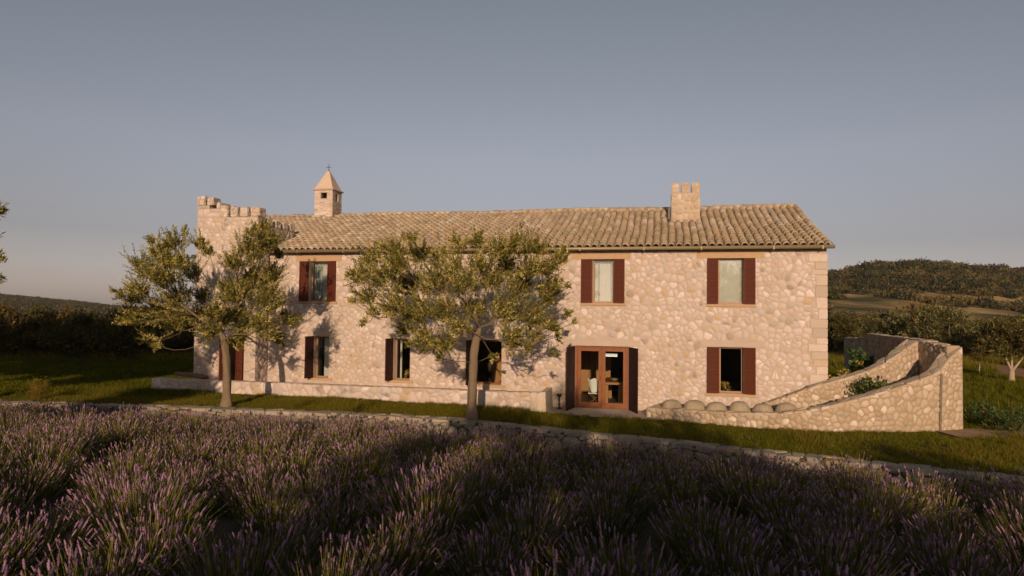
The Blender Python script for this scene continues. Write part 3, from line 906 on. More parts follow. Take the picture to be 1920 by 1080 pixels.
# chimney
ch = thing  # noqa
g = G(); c0, c1, cq = 15.44, 16.53, 3.72
g.hbox(c0, c1, cq, cq + .85, 6.6, 8.19)
chim = g.build('chimney', M['mortar'], roof)
g = G(); g.hexa([H(c0 - .07, cq - .16, 6.9), H(c1 + .07, cq - .16, 6.9), H(c1 + .07, cq + .9, 7.3), H(c0 - .07, cq + .9, 7.3),
                 H(c0 - .03, cq - .10, 7.10), H(c1 + .03, cq - .10, 7.10), H(c1 + .02, cq + .9, 7.42), H(c0 - .02, cq + .9, 7.42)])
g.build('chimney_skirt', M['mortar'], roof)
cc = cells(c0, c1, 7.12, 8.17, .27, .15)
cs2 = cells(cq, cq + .85, 7.0, 8.17, .27, .15)
g = G()
for cs, mp in ((cc, lambda s, z, d: H(s, cq - d, z)), (cs2, lambda s, z, d: H(c0 - d, s, z)), (cs2, lambda s, z, d: H(c1 + d, s, z))):
    for c_ in cs:
        V, Fc = stone_geo(c_, mp, rnd.uniform(.01, .025)); g.add(V, Fc, pick(PAL_TAN))
o = g.build('chimney_stones', M['stone'], roof, smooth=True); o['kind'] = 'stuff'
for x in (15.44, 15.83, 16.22):
    g = G(); V = []; wv, n = .31, 8
    prof = [(x, 8.19), (x + wv, 8.19), (x + wv, 8.47)] + [(x + wv / 2 + wv / 2 * math.copysign(abs(math.cos(math.pi * k / n)) ** .45, math.cos(math.pi * k / n)), 8.47 + .13 * math.sin(math.pi * k / n) ** .6) for k in range(1, n)] + [(x, 8.47)]
    m_ = len(prof)
    V = [H(a_, cq - .01, b_) for a_, b_ in prof] + [H(a_, cq + .84, b_) for a_, b_ in prof]
    g.add(V, [tuple(range(m_)), tuple(reversed(range(m_, 2 * m_)))] + [(k, k + m_, (k + 1) % m_ + m_, (k + 1) % m_) for k in range(m_)], (.34, .25, .17))
    for c_ in cells(x + .005, x + wv - .005, 8.2, 8.57, .16, .1, gap=.006):
        V2, F2 = stone_geo(c_, lambda s_, z_, d_: H(s_, cq - .01 - d_, z_), rnd.uniform(.008, .02)); g.add(V2, F2, pick(PAL_TAN))
    g.build('chimney_merlon', M['stone'], roof)
g = G(); g.hbox(c0 - .14, c0 - .04, cq - .0, cq + .04, 7.15, 7.62); 
g.build('flashing', M['iron'], roof)

# bell turret
t0, t1, q0 = -1.24, -.31, 5.60
q1 = q0 + .93
top = 9.12
turret_open = (-.93, -.60, 8.70, 8.98)
g = G()
slabwall(g, t0, t1, 7.3, top, [turret_open], lambda s, d, z: H(s, q0 + d, z), .16)
slabwall(g, q0 + .162, q1, 7.3, top, [(q0 + .32, q0 + .6, 8.62, 8.98)], lambda s, d, z: H(t1 - d, s, z), .16)
slabwall(g, q0 + .162, q1, 7.3, top, [], lambda s, d, z: H(t0 + .16 - d, s, z), .16)
g.hbox(t0 + .165, t1 - .165, q1 - .16, q1, 7.3, top)
tur = g.build('bell_turret', M['mortar'], roof)
g = G(); g.hbox(t0 + .17, t1 - .17, q0 + .17, q1 - .17, 7.4, 8.45); g.build('turret_core', M['iron'], roof)
g = G()
for face in (0, 1):
    z = 7.6
    while z < top - .06:
        hgt = rnd.uniform(.055, .085); s = 0
        while s < .92:
            wv = rnd.uniform(.14, .34); e_ = min(.93, s + wv)
            op = turret_open if face == 0 else (0, 0, 0, 0)
            if face == 0: hit = (t0 + e_ > turret_open[0] and t0 + s < turret_open[1] and z + hgt > turret_open[2] and z < turret_open[3])
            else: hit = (s < .62 and e_ > .30 and z + hgt > 8.6 and z < 8.99)
            if not hit and e_ - s > .04:
                pr = rnd.uniform(.008, .02)
                if face == 0: g.hbox(t0 + s + .005, t0 + e_ - .005, q0 - pr, q0 + .01, z + .004, z + hgt - .006, pick(PAL_PINK))
                else: g.hbox(t1 - .01, t1 + pr, q0 + s + .005, q0 + e_ - .005, z + .004, z + hgt - .006, pick(PAL_TAN))
            s = e_
        z += hgt
o = g.build('turret_bricks', M['stone'], roof); o['kind'] = 'stuff'
# pyramid cap with flared eave
g = G(); cx, cy = (t0 + t1) / 2, (q0 + q1) / 2
lev = [(.53, 9.10), (.56, 9.13), (.46, 9.22), (.36, 9.42), (.2, 9.80), (.04, 10.12)]
V = []
for r, z in lev: V += [H(cx - r, cy - r, z), H(cx + r, cy - r, z), H(cx + r, cy + r, z), H(cx - r, cy + r, z)]
Fc = [(3, 2, 1, 0), tuple(range(len(V) - 4, len(V)))]
for j in range(len(lev) - 1):
    for k in range(4): Fc.append((j * 4 + k, j * 4 + (k + 1) % 4, j * 4 + 4 + (k + 1) % 4, j * 4 + 4 + k))
g.add(V, Fc, (.56, .40, .30)); g.build('turret_cap', M['stone'], roof)
g = G(); g.bar(H(cx, cy, 10.10), H(cx, cy, 10.45), .03, n=6); g.bar(H(cx - .13, cy, 10.30), H(cx + .13, cy, 10.30), .026, n=6)
g.lathe(H(cx, cy, 10.12), [(.03, 0), (.04, .02), (.02, .05)], 8)
g.build('iron_cross', M['iron'], roof)

# ------------------------------------------------------------------ terrace, slab, low wall
g = G(); g.hexa([H(-4.1, -1.1, -.1), H(11.2, -1.1, -.1), H(11.2, 0, -.1), H(-4.1, 0, -.1), H(-4.1, -1.1, .5), H(11.2, -1.1, .5), H(11.2, -.001, .5), H(-4.1, -.001, .5)])
meta(g.build('terrace', M['slab']), kind='structure')
g = G(); g.hbox(10.9, 15.1, -1.75, -.001, -.1, .035); o = meta(g.build('door_step', M['slab']), kind='structure')

lw = thing('low_stone_wall', H(3.5, -1.35, 0), 'long low rubble stone wall running along the foot of the house front', 'wall')
g = G(); g.hbox(-4.14, 11.14, -1.35, -.95, -.2, .655); core = g.build('core', M['mortar'], lw)
wavy = lambda s: .665 + .02 * math.sin(s * 1.3) + .012 * math.sin(s * 3.7)
c1_ = cells(-4.14, 11.14, 0.0, .68, .36, .15, (), top=wavy)
c2_ = cells(-4.14, 11.14, 0, .42, .42, .24, gap=.010)
c3_ = cells(0, .4, 0, .66, .3, .2)
lay(lw, [(c1_, lambda s, z, d: H(s, -1.35 - d, z)), (c2_, lambda s, z, d: H(s, -1.37 + z, .655 + d)),
         (c3_, lambda s, z, d: H(-4.14 - d, -.95 - s, z)), (c3_, lambda s, z, d: H(11.14 + d, -1.35 + s, z))], 300, M['stone'], PAL_PINK, (.005, .016))
# buttress-like end of the low wall
g = G(); g.hexa([H(11.0, -1.5, -.1), H(11.35, -1.5, -.1), H(11.35, -.02, -.1), H(11.1, -.02, -.1), H(11.12, -1.38, .70), H(11.3, -1.38, .70), H(11.3, -.02, .72), H(11.12, -.02, .72)], (.5, .4, .3))
g.build('end_pier', M['stone'], lw)
# old log lying behind the left end of the low wall
g = G(); g.tube([H(-3.6, -.72, .80), H(-2.9, -.70, .78), H(-2.1, -1.02, .76), H(-1.95, -1.03, .75)], [.07, .1, .09, .06], 9)
meta(g.build('log', M['plank'], at=H(-2.9, -.8, .7), smooth=True), 'short dark log lying on the left end of the low stone wall', 'log')

# lantern beside the door
lb = H(11.63, -.45, .035)
g = G(); g.lathe(lb, [(.085, 0), (.085, .02), (.03, .05), (.022, .12), (.045, .17), (.02, .21), (.022, .30), (.05, .34), (.022, .38), (.03, .42), (.07, .46), (.095, .50), (.095, .52), (.03, .53)], 14)
meta(g.build('candle_stand', M['iron'], at=lb, smooth=True), 'small black turned candle stand on the step beside the glazed door', 'candlestick')


# ------------------------------------------------------------------ curved walls on the right
class Path:
    def __init__(s, pts, step=.12):
        P = np.array(pts, float)
        # Catmull-Rom through the points
        Q = [P[0]]; n = len(P)
        for i in range(n - 1):
            a, b, c, d = P[max(i - 1, 0)], P[i], P[i + 1], P[min(i + 2, n - 1)]
            for k in range(1, 13):
                t = k / 12; Q.append(.5 * ((2 * b) + (-a + c) * t + (2 * a - 5 * b + 4 * c - d) * t * t + (-a + 3 * b - 3 * c + d) * t ** 3))
        s.P = np.array(Q); s.L = np.concatenate([[0], np.cumsum(np.linalg.norm(np.diff(s.P[:, :2], axis=0), axis=1))]); s.len = s.L[-1]

    def at(s, u):
        u = min(max(u, 0), s.len)
        p = np.array([np.interp(u, s.L, s.P[:, k]) for k in range(3)])
        a = np.array([np.interp(min(u + .1, s.len), s.L, s.P[:, k]) for k in range(2)]); b = np.array([np.interp(max(u - .1, 0), s.L, s.P[:, k]) for k in range(2)])
        d = a - b; d /= np.linalg.norm(d)
        return p, np.array([d[0], d[1], 0]), np.array([d[1], -d[0], 0])

    def top(s, u): return s.at(u)[0][2]

    def face(s, u, z, d): p, t, n = s.at(u); q = p + n * d; return np.array([q[0], q[1], z])

    def back(s, th):
        def f(u, z, d): p, t, n = s.at(u); q = p - n * (th + d); return np.array([q[0], q[1], z])
        return f

    def cap(s, th):
        def f(u, w_, d): p, t, n = s.at(u); q = p - n * w_; return np.array([q[0], q[1], p[2] + d])
        return f


def ribbon(path, th, z0, n=60):
    g = G(); V = []; Fc = []
    for i in range(n + 1):
        u = path.len * i / n; p, t, nn = path.at(u); q = p - nn * th
        V += [(p[0], p[1], z0), (q[0], q[1], z0), (q[0], q[1], p[2]), (p[0], p[1], p[2])]
    for i in range(n):
        a = i * 4
        for k in range(4): Fc.append((a + k, a + (k + 1) % 4, a + 4 + (k + 1) % 4, a + 4 + k)[::-1])
    Fc += [(0, 1, 2, 3), (n * 4 + 3, n * 4 + 2, n * 4 + 1, n * 4)]
    g.add(V, Fc); return g


def capslabs(parent, cs, mp, m, pal, nparts, hr=(0, .028), tr=(.05, .085), k_=1.0, name='cap_stone', jy=.02):
    al = sorted(cs, key=lambda c: -c[2] / (np.linalg.norm(np.array(mp(c[1][0], c[1][1], 0)) - np.array([0, 0, HC])) ** 2)); g = G()
    for i, c in enumerate(al):
        p = mp(c[1][0], c[1][1], 0); n = len(c[0]); h_ = rnd.uniform(*hr); dy = rnd.uniform(-jy, jy * .6); th_ = rnd.uniform(*tr); tl_ = rnd.uniform(-.05, .05)
        V = [mp(a_, b_ + dy, -th_) for a_, b_ in c[0]] + [mp(a_, b_ + dy, h_ + tl_ * (a_ - c[1][0])) for a_, b_ in c[0]] + [mp(c[1][0] + (a_ - c[1][0]) * .86, c[1][1] + dy + (b_ - c[1][1]) * .86, h_ + .012 + tl_ * (a_ - c[1][0])) for a_, b_ in c[0]]
        Fc = []
        for r_ in (0, n):
            for k in range(n): Fc.append((r_ + k, r_ + (k + 1) % n, r_ + n + (k + 1) % n, r_ + n + k))
        Fc.append(tuple(range(2 * n, 3 * n)))
        tone = np.array(pick(pal)) * k_
        if i < nparts: link(name, mesh(name, np.array(V) - p, Fc, m, np.tile(tone, (len(V), 1)), False), parent, p)
        else: g.add(V, Fc, tuple(tone))
    if g.v: g.build('cap_stones', m, parent)['kind'] = 'stuff'


def curved_wall(label, pts, th, n_parts, pal=PAL_TAN, size=(.175, .12), z0=-.1, backface=True, m='stone', core='mortar_tan', name='curved_stone_wall', hh=(.006, .024), capsize=(.32, .22)):
    pa = Path(pts); o = thing(name, (*pa.at(pa.len / 2)[0][:2], 0), label, 'wall')
    ribbon(pa, th, z0 - .3).build('core', M[core], o)
    ztop = max(p[2] for p in pts)
    j = [(cells(0, pa.len, z0, ztop + .02, *size, top=pa.top), pa.face)]
    lay(o, j, n_parts, M[m], pal, hh)
    capslabs(o, cells(0, pa.len, -.015, th + .015, *capsize, gap=.006, drop=.05, round_=.2), pa.cap(th), M[m], pal, 300 if n_parts > 100 else 30, (.0, .035), (.03, .06))
    if backface:
        j = [(cells(0, pa.len, z0, ztop + .02, size[0] * 1.3, size[1] * 1.3, top=pa.top), pa.back(th))]
        lay(o, j, 0, M[m], pal, hh, rest='stone_backing', flip=True)
    return o, pa


FW = [(4.42, 22.35, .29), (5.0, 21.9, .32), (5.81, 21.35, .36), (7.12, 20.7, .40), (8.0, 20.35, .47), (8.87, 20.1, .63), (9.6, 20.05, .79), (10.27, 20.08, .98), (11.48, 20.15, 1.33),
      (12.36, 20.3, 1.60), (12.78, 20.38, 1.80), (13.17, 20.5, 2.19), (13.62, 20.66, 2.47)]
fw, fpath = curved_wall('low front wall of the curved stone planter, sweeping up to a tall rounded end on the right', FW, .42, 300, name='curved_stone_wall')
BW = [(8.0, 22.15, .42), (8.38, 22.0, .59), (9.2, 21.75, .95), (10.0, 21.68, 1.25), (11.32, 21.8, 1.60), (12.05, 21.9, 1.94), (12.54, 22.0, 2.22), (13.27, 22.3, 2.60)]
bw, bpath = curved_wall('rear wall of the curved stone planter, starting at the house corner and rising to the right', BW, .40, 150, name='curved_stone_wall', backface=True)
# closing walls
def straight_wall(label, a, b, th, ztop, n_parts, pal=PAL_TAN, name='stone_wall', z0=-.1, **k):
    return curved_wall(label, [(*a, ztop[0]), ((a[0] + b[0]) / 2, (a[1] + b[1]) / 2, (ztop[0] + ztop[1]) / 2), (*b, ztop[1])], th, n_parts, pal, name=name, z0=z0, **k)
straight_wall('short wall closing the left end of the curved planter near the door', (5.02, 23.35), (4.42, 22.36), .34, (.30, .29), 40)
straight_wall('tall short wall closing the right end of the curved planter', (13.62, 20.70), (13.72, 22.6), .42, (2.48, 2.58), 60, backface=True)
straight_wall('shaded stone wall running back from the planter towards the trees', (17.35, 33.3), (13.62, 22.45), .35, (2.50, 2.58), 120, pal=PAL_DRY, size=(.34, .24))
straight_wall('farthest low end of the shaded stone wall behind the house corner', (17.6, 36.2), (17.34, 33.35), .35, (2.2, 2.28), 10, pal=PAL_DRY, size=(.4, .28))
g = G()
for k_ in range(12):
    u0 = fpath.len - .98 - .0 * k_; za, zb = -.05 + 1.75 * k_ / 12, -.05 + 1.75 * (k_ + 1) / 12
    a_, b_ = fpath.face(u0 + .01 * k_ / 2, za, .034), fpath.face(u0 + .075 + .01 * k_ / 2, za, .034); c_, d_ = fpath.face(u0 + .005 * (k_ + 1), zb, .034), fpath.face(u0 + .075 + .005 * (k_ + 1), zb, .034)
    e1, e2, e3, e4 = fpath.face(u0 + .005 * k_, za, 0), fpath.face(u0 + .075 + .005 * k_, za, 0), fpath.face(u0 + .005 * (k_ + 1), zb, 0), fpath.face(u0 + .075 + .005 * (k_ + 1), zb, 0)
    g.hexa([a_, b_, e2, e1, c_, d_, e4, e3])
g.build('shadow_strip', M['shadowstrip'], fw)  # thin dark strip standing in for a narrow shadow on the wall
# soil and steps between the walls
g = G(); V = []; Fc = []; n = 40
for i in range(n + 1):
    x = 4.9 + (13.5 - 4.9) * i / n
    yf = np.interp(x, [p[0] for p in FW], [p[1] for p in FW]) + .38
    yb = np.interp(x, [4.9, 8, 8.4] + [p[0] for p in BW[2:]], [23.4, 22.7, 22.1] + [p[1] for p in BW[2:]]) + .02
    zz = np.interp(x, [4.9, 8.5, 10.5, 11.5, 13.5], [.12, .2, .55, .3, .2])
    V += [(x, yf, zz), (x, yb, zz)]
for i in range(n): Fc.append((2 * i, 2 * i + 2, 2 * i + 3, 2 * i + 1))
g.add(V, Fc); meta(g.build('planter_soil', M['soil']), kind='structure')
for i, (x, zz) in enumerate(((9.3, .42), (9.9, .60), (10.5, .76))):
    yf = float(np.interp(x, [p[0] for p in FW], [p[1] for p in FW])) + .9
    g = G(); g.box((x, yf, zz), (1.0, .28, .09), rz=-.35)
    o = g.build('step_plank', M['plank'], at=(x, yf, zz))
    meta(o, ['lowest of the three dark timber steps between the curved walls', 'middle of the three dark timber steps between the curved walls', 'highest of the three dark timber steps, next to the planter shrub'][i], 'step', 'timber steps between the curved walls')

# domed stones in the planter
ordn = ['first domed stone from the left in the curved planter, beside its end wall', 'second domed stone from the left in the curved planter', 'third domed stone from the left in the curved planter',
        'fourth domed stone from the left in the curved planter', 'fifth domed stone from the left in the curved planter, half in shade', 'last domed stone on the right in the curved planter, mostly in shade']
for i, px in enumerate((1259.5, 1302, 1343, 1386.5, 1430, 1474)):
    y = [22.35, 21.95, 21.65, 21.45, 21.3, 21.2][i]
    p = aty(px, 760, y); x = p[0]; zt = aty(px, (747, 749, 751, 752, 754, 754)[i], y)[2]
    rx, ry, h = .36 * rnd.uniform(.96, 1.03), .30, (zt - .165) * rnd.uniform(.94, 1.02)
    V = []; Fc = []; nu, nv = 28, 12
    for j in range(nv + 1):
        for k in range(nu):
            al = 2 * math.pi * k / nu; be = .5 * math.pi * j / nv
            rr = math.cos(be) ** .62 if j < nv else .02
            gr = 1 + (.022 * math.sin(al * (9 + i % 3) + i * 2) + .015 * math.sin(al * 17 + i)) * math.cos(be) + .02 * (float(vnoise(al * 3 + i * 9, be * 4, 1, 4)) - .5)
            V.append((x + rx * rr * math.cos(al) * gr, y + ry * rr * math.sin(al) * gr, .15 + h * math.sin(be) ** .85 * (1 if j else 0)))
    for j in range(nv):
        for k in range(nu):
            a_, b_ = j * nu + k, j * nu + (k + 1) % nu; Fc.append((a_, b_, b_ + nu, a_ + nu))
    Fc.append(tuple(range(nv * nu, (nv + 1) * nu)))
    g = G(); g.add(V, Fc); o = g.build('domed_stone', M['dome'], at=(x, y, .15), smooth=True)
    meta(o, ordn[i], 'stone', 'domed stones in the curved planter')

# ------------------------------------------------------------------ retaining wall between lawn and lavender
RX = np.concatenate([np.linspace(-26, -9, 12), np.linspace(-8, 12, 22), np.linspace(13, 20, 6)])
RP = [(x, lip(x) - .42, float(gz(x)) + .035 + .0 * x) for x in RX]
rp = Path(RP)
rw = thing('retaining_wall', (0, float(lip(0)) - .3, 0), 'long dry stone retaining wall with flat cap stones between the lawn and the lavender', 'wall')
ribbon(rp, .46, -1.6, 140).build('core', M['soil'], rw)
lowt = lambda u: rp.top(u) - .05
cf = cells(0, rp.len, -1.0, .26, .42, .135, top=lowt, gap=.006, drop=.06, jit=.25)
cp = cells(0, rp.len, -.03, .50, .52, .30, gap=.012, drop=.05, round_=.16)
lay(rw, [(cf, rp.face)], 170, M['drystone'], PAL_DRY, (.02, .06), rest='stone_facing')
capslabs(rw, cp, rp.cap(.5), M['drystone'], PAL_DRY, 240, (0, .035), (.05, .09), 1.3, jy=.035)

# loose rocks in the lavender
for i, (px, py, y, sz) in enumerate(((1565, 893, 14.6, .34), (1530, 900, 14.0, .25), (1605, 905, 14.0, .30), (1575, 925, 13.4, .22), (1250, 862, 17.0, .3), (1190, 858, 17.2, .26), (955, 832, 19.0, .3))):
    p = aty(px, py, y); zz = float(lower_z(p[0], y)); V = []; Fc = []; nu, nv = 9, 5
    for j in range(nv + 1):
        for k in range(nu):
            al_ = 2 * math.pi * k / nu; be = math.pi * (j / nv - .5)
            r = sz * (1 + rnd.uniform(-.16, .16))
            V.append((p[0] + r * 1.2 * math.cos(al_) * max(math.cos(be), .05), y + r * math.sin(al_) * max(math.cos(be), .05), zz + .12 + r * .75 * math.sin(be)))
    for j in range(nv):
        for k in range(nu): a_, b_ = j * nu + k, j * nu + (k + 1) % nu; Fc.append((a_, b_, b_ + nu, a_ + nu))
    Fc += [tuple(reversed(range(nu))), tuple(range(nv * nu, (nv + 1) * nu))]
    g = G(); g.add(V, Fc, pick(PAL_DRY)); o = g.build('rock', M['drystone'], at=(p[0], y, zz))
    meta(o, ['large grey rock below the retaining wall at the gap in the lavender', 'small rock left of the largest one in the lavender gap', 'rock right of the largest one in the lavender gap', 'lowest rock nearest the viewer in the lavender gap',
             'rock among shaded lavender below the curved planter', 'rock among shaded lavender straight below the door', 'rock at the foot of the retaining wall right of the second tree'][i], 'rock', 'rocks below the retaining wall')


# ------------------------------------------------------------------ plants
def leaf_arrays(P, Dn, L, W, rs):
    """one folded leaf quad per point"""
    n = len(P); up = rs.normal(size=(n, 3)); s = np.cross(Dn, up); s /= np.linalg.norm(s, axis=1)[:, None] + 1e-9
    nn = np.cross(s, Dn)
    L = L * rs.uniform(.7, 1.3, (n, 1)); Wd = W * rs.uniform(.8, 1.2, (n, 1))
    a = P; b = P + Dn * L * .5 + s * Wd * .5 + nn * Wd * .15; c = P + Dn * L; d = P + Dn * L * .5 - s * Wd * .5 + nn * Wd * .15
    V = np.stack([a, b, c, d], 1).reshape(-1, 3)
    return V, np.arange(4 * n).reshape(-1, 4)


def nrm(a): return a / (np.linalg.norm(a, axis=-1, keepdims=True) + 1e-9)


def crown(clusters, origin, rs, dens=1.0, L=.07, W=.018, tl=1.0, upb=.45, nl=18, out=.8, sag=0.05):
    """leaves and twig ends for clusters (centre, radius)"""
    Ls = []; Ts = []
    for c, r in clusters:
        nt_ = max(4, int(dens * 34 * (r / .6) ** 1.7)); c = np.array(c)
        off = nrm(rs.normal(size=(nt_, 3))) * (rs.uniform(0, 1, (nt_, 1)) ** .45) * r * .75
        st = c + off
        o_ = nrm((c - origin)[None] + 1e-6)
        d = nrm(o_ * out + nrm(off + 1e-6) * .7 + np.array([0, 0, upb]) + rs.normal(size=(nt_, 3)) * .35)
        ln = r * (.4 + .9 * rs.uniform(0, 1, (nt_, 1)) ** 2.2) * tl
        tt = np.linspace(.0, 1, nl)[None, :, None]
        P = st[:, None] + d[:, None] * ln[:, None] * tt; P = P + np.array([0, 0, -1.]) * (tt ** 2) * sag * ln[:, None]
        P = P + rs.normal(size=P.shape) * .012
        dd = nrm(d[:, None] * .75 + rs.normal(size=P.shape) * .55)
        Ls.append((P.reshape(-1, 3), dd.reshape(-1, 3)))
        Ts.append((st, st + d * ln * .9 - np.array([0, 0, 1.]) * sag * ln * .8))
    P = np.concatenate([a for a, b in Ls]); D = np.concatenate([b for a, b in Ls])
    V, Q = leaf_arrays(P, D, L, W, rs)
    A = np.concatenate([a for a, b in Ts]); B = np.concatenate([b for a, b in Ts])
    n = len(A); d = nrm(B - A); x = nrm(np.cross(d, np.array([0, .3, 1.]))); y = np.cross(d, x)
    V2 = []
    for P_, r_ in ((A, .007), (B, .003)):
        for k in range(3):
            an = 2 * math.pi * k / 3; V2.append(P_ + r_ * (math.cos(an) * x + math.sin(an) * y))
    V2 = np.stack(V2, 1).reshape(-1, 3); b = np.arange(n)[:, None] * 6
    Q2 = np.concatenate([b + np.array([[k, (k + 1) % 3, 3 + (k + 1) % 3, 3 + k]]) for k in range(3)])
    return V, Q, V2, Q2


def skeleton(base, fork, clusters, r0, rt=.014, step=.3):
    """limbs that branch towards the clusters; returns tubes"""
    nodes = [np.array(fork, float)]; par = [-1]; order = sorted(range(len(clusters)), key=lambda i: np.linalg.norm(clusters[i][0] - fork))
    tips = []; dist = [0.]
    for i in order:
        c = np.array(clusters[i][0])
        best = min(range(len(nodes)), key=lambda k: np.linalg.norm(nodes[k] - c) + .45 * dist[k] + (.4 if nodes[k][2] > c[2] + .3 else 0))
        a = nodes[best]; L = np.linalg.norm(c - a); n = max(1, int(L / step)); prev = best
        for k in range(1, n + 1):
            t = k / n; p = a + (c - a) * t + np.array([0, 0, -.10 * L * math.sin(math.pi * t)]) + np.array([rnd.uniform(-.05, .05) for _ in range(3)]) * (1 if k < n else 0)
            nodes.append(p); par.append(prev); dist.append(dist[prev] + L / n); prev = len(nodes) - 1
        tips.append(prev)
    cnt = [0] * len(nodes)
    for t in tips:
        k = t
        while k >= 0: cnt[k] += 1; k = par[k]
    rad = [rt * max(c, 1) ** .5 for c in cnt]
    top = rad[0]; s = (r0 * .85) / top if top > 0 else 1
    rad = [max(rt, min(r0 * .85, r * (1 + (s - 1) * (c / max(cnt)) ** .5))) for r, c in zip(rad, cnt)]
    ch_ = {}
    for k, p in enumerate(par):
        if p >= 0: ch_.setdefault(p, []).append(k)
    tubes = []
    starts = [(0, k) for k in ch_.get(0, [])]
    while starts:
        p, k = starts.pop(); pts = [nodes[p]]; rr = [min(rad[p], rad[k] * 1.25)]
        while True:
            pts.append(nodes[k]); rr.append(rad[k]); c_ = ch_.get(k, [])
            if not c_: break
            c_ = sorted(c_, key=lambda j: -cnt[j])
            for j in c_[1:]: starts.append((k, j))
            k = c_[0]
        tubes.append((pts, rr))
    return tubes


def olive(name, base, trunk, r0, clusters, label, cat='tree', group=None, seed=1, dens=1.0, mats=('olive', 'olive_pale', 'yellowleaf'), mixw=(.72, .26, .02), L=.07, W=.018, bark='bark', nl=18, upb=.45, out=.8, tl=1.0, cs=.86):
    rs = np.random.default_rng(seed)
    o = thing(name, base, label, cat, group); g = G()
    pts = [np.array(p, float) for p in trunk]; n = len(pts)
    # knobbly trunk with a flared foot
    N = 18; V = []; Fc = []; seg = 14
    s = np.linspace(0, n - 1, N); TP_ = np.stack([np.interp(s, range(n), [p[k] for p in pts]) for k in range(3)], -1)
    for i in range(N):
        r = r0 * ((1.75, 1.3, 1.12)[i] if i < 3 else 1.03 - .18 * i / N)
        for k in range(seg):
            an = 2 * math.pi * k / seg
            rr = r * (1 + .13 * math.sin(3 * an + i * .35 + seed) + .07 * math.sin(7 * an - i * .5) + .06 * math.sin(i * 1.7 + 2 * an) + rs.uniform(-.05, .05))
            V.append(TP_[i] + np.array([rr * math.cos(an), rr * math.sin(an), -.1 if i == 0 else 0]))
    for i in range(N - 1):
        for k in range(seg): a_, b_ = i * seg + k, i * seg + (k + 1) % seg; Fc.append((a_, b_, b_ + seg, a_ + seg))
    Fc.append(tuple(range((N - 1) * seg, N * seg)))
    g.add(V, Fc); g.build('trunk', M[bark], o, smooth=True)
    g = G()
    for p_, r_ in skeleton(pts[0], pts[-1], clusters, r0 * .62, .009): g.tube(p_, r_, 7)
    g.build('limbs', M['limbbark'], o, smooth=True)
    V, Q, V2, Q2 = crown([(c, r_ * cs) for c, r_ in clusters], pts[-1], rs, dens, L, W, upb=upb, nl=nl, out=out, tl=tl)
    mi = rs.choice(len(mats), len(Q) // nl + 1, p=np.array(mixw) / sum(mixw)); mi = np.repeat(mi, nl)[:len(Q)]
    link('crown', fmesh('crown', V - WL[o], Q, [M[m_] for m_ in mats], mi), o)
    link('twigs', fmesh('twigs', V2 - WL[o], Q2, M['twig']), o)
    return o


def cl_from_px(lst, y0, dy, rs, cx, rad_px, ppm):
    out_ = []
    for (px, py, r) in lst:
        k = min(1, abs(px - cx) / rad_px); spread = dy * math.sqrt(max(.08, 1 - k * k))
        y = y0 + rs.uniform(-spread, spread)
        out_.append((aty(px, py, y), r / ppm * 1.0))
    return out_


rs1 = np.random.default_rng(21)
B1 = np.array([-9.12, 22.04, .2])
CL1 = [(300, 480, 30), (330, 462, 26), (272, 512, 34), (310, 530, 40), (262, 558, 30), (298, 588, 38), (340, 566, 36), (250, 600, 22), (330, 618, 32), (285, 636, 20), (228, 556, 12), (212, 548, 7),
       (362, 520, 30), (378, 462, 17), (392, 476, 15), (350, 440, 9), (345, 432, 5), (288, 452, 12), (375, 600, 32), (402, 592, 26), (400, 625, 26), (428, 562, 26), (440, 500, 30), (470, 478, 36), (502, 462, 32), (492, 436, 18),
       (482, 530, 42), (450, 556, 38), (512, 520, 26), (500, 572, 38), (452, 606, 38), (492, 616, 32), (532, 600, 22), (440, 640, 20), (520, 640, 18), (318, 500, 30), (260, 545, 20), (345, 500, 24), (420, 600, 30), (545, 605, 9), (470, 440, 12),
       (300, 650, 9), (380, 560, 22), (420, 540, 12), (520, 480, 14)]
c1l = cl_from_px(CL1, 22.0, 1.5, rs1, 385, 190, 58)
T1 = [B1, aty(426, 715, 22.05), aty(424, 672, 22.02), aty(420, 640, 22.0), aty(412, 618, 21.98)]
olive('olive_tree', B1, T1, .125, c1l, 'windswept olive tree with two lobes growing in front of the crenellated tower', seed=3, dens=4.1, L=.08, W=.026, nl=36, tl=1.75, upb=.75, cs=.70)

B2 = np.array([-1.153, 20.58, .05])
CL2 = [(700, 492, 28), (740, 476, 30), (772, 452, 16), (790, 482, 32), (830, 492, 32), (862, 462, 20), (892, 458, 20), (930, 480, 32), (968, 470, 30), (1002, 472, 26), (1048, 488, 18), (1020, 510, 32), (680, 522, 26), (722, 530, 38),
       (770, 540, 38), (820, 540, 38), (870, 540, 38), (920, 530, 38), (970, 540, 38), (1020, 556, 32), (1060, 588, 12), (1074, 606, 8), (692, 560, 26), (662, 566, 9), (655, 515, 8), (742, 580, 36), (790, 592, 36), (840, 590, 36), (890, 588, 32),
       (940, 590, 38), (990, 598, 34), (1030, 616, 18), (702, 590, 14), (800, 640, 30), (840, 650, 26), (868, 618, 26), (952, 636, 28), (998, 632, 20), (1045, 632, 10), (1035, 660, 7), (830, 672, 13), (925, 668, 9), (762, 620, 20),
       (750, 505, 30), (850, 515, 30), (900, 505, 30), (950, 508, 30), (990, 510, 28), (1035, 540, 18), (1062, 540, 8), (685, 605, 9), (985, 655, 10), (715, 465, 10), (1055, 470, 8)]
c2l = cl_from_px(CL2, 20.5, 1.6, np.random.default_rng(8), 865, 225, 62)
T2 = [B2, aty(885, 745, 20.56), aty(886, 705, 20.55), aty(888, 668, 20.53), aty(892, 640, 20.5), aty(897, 615, 20.5)]
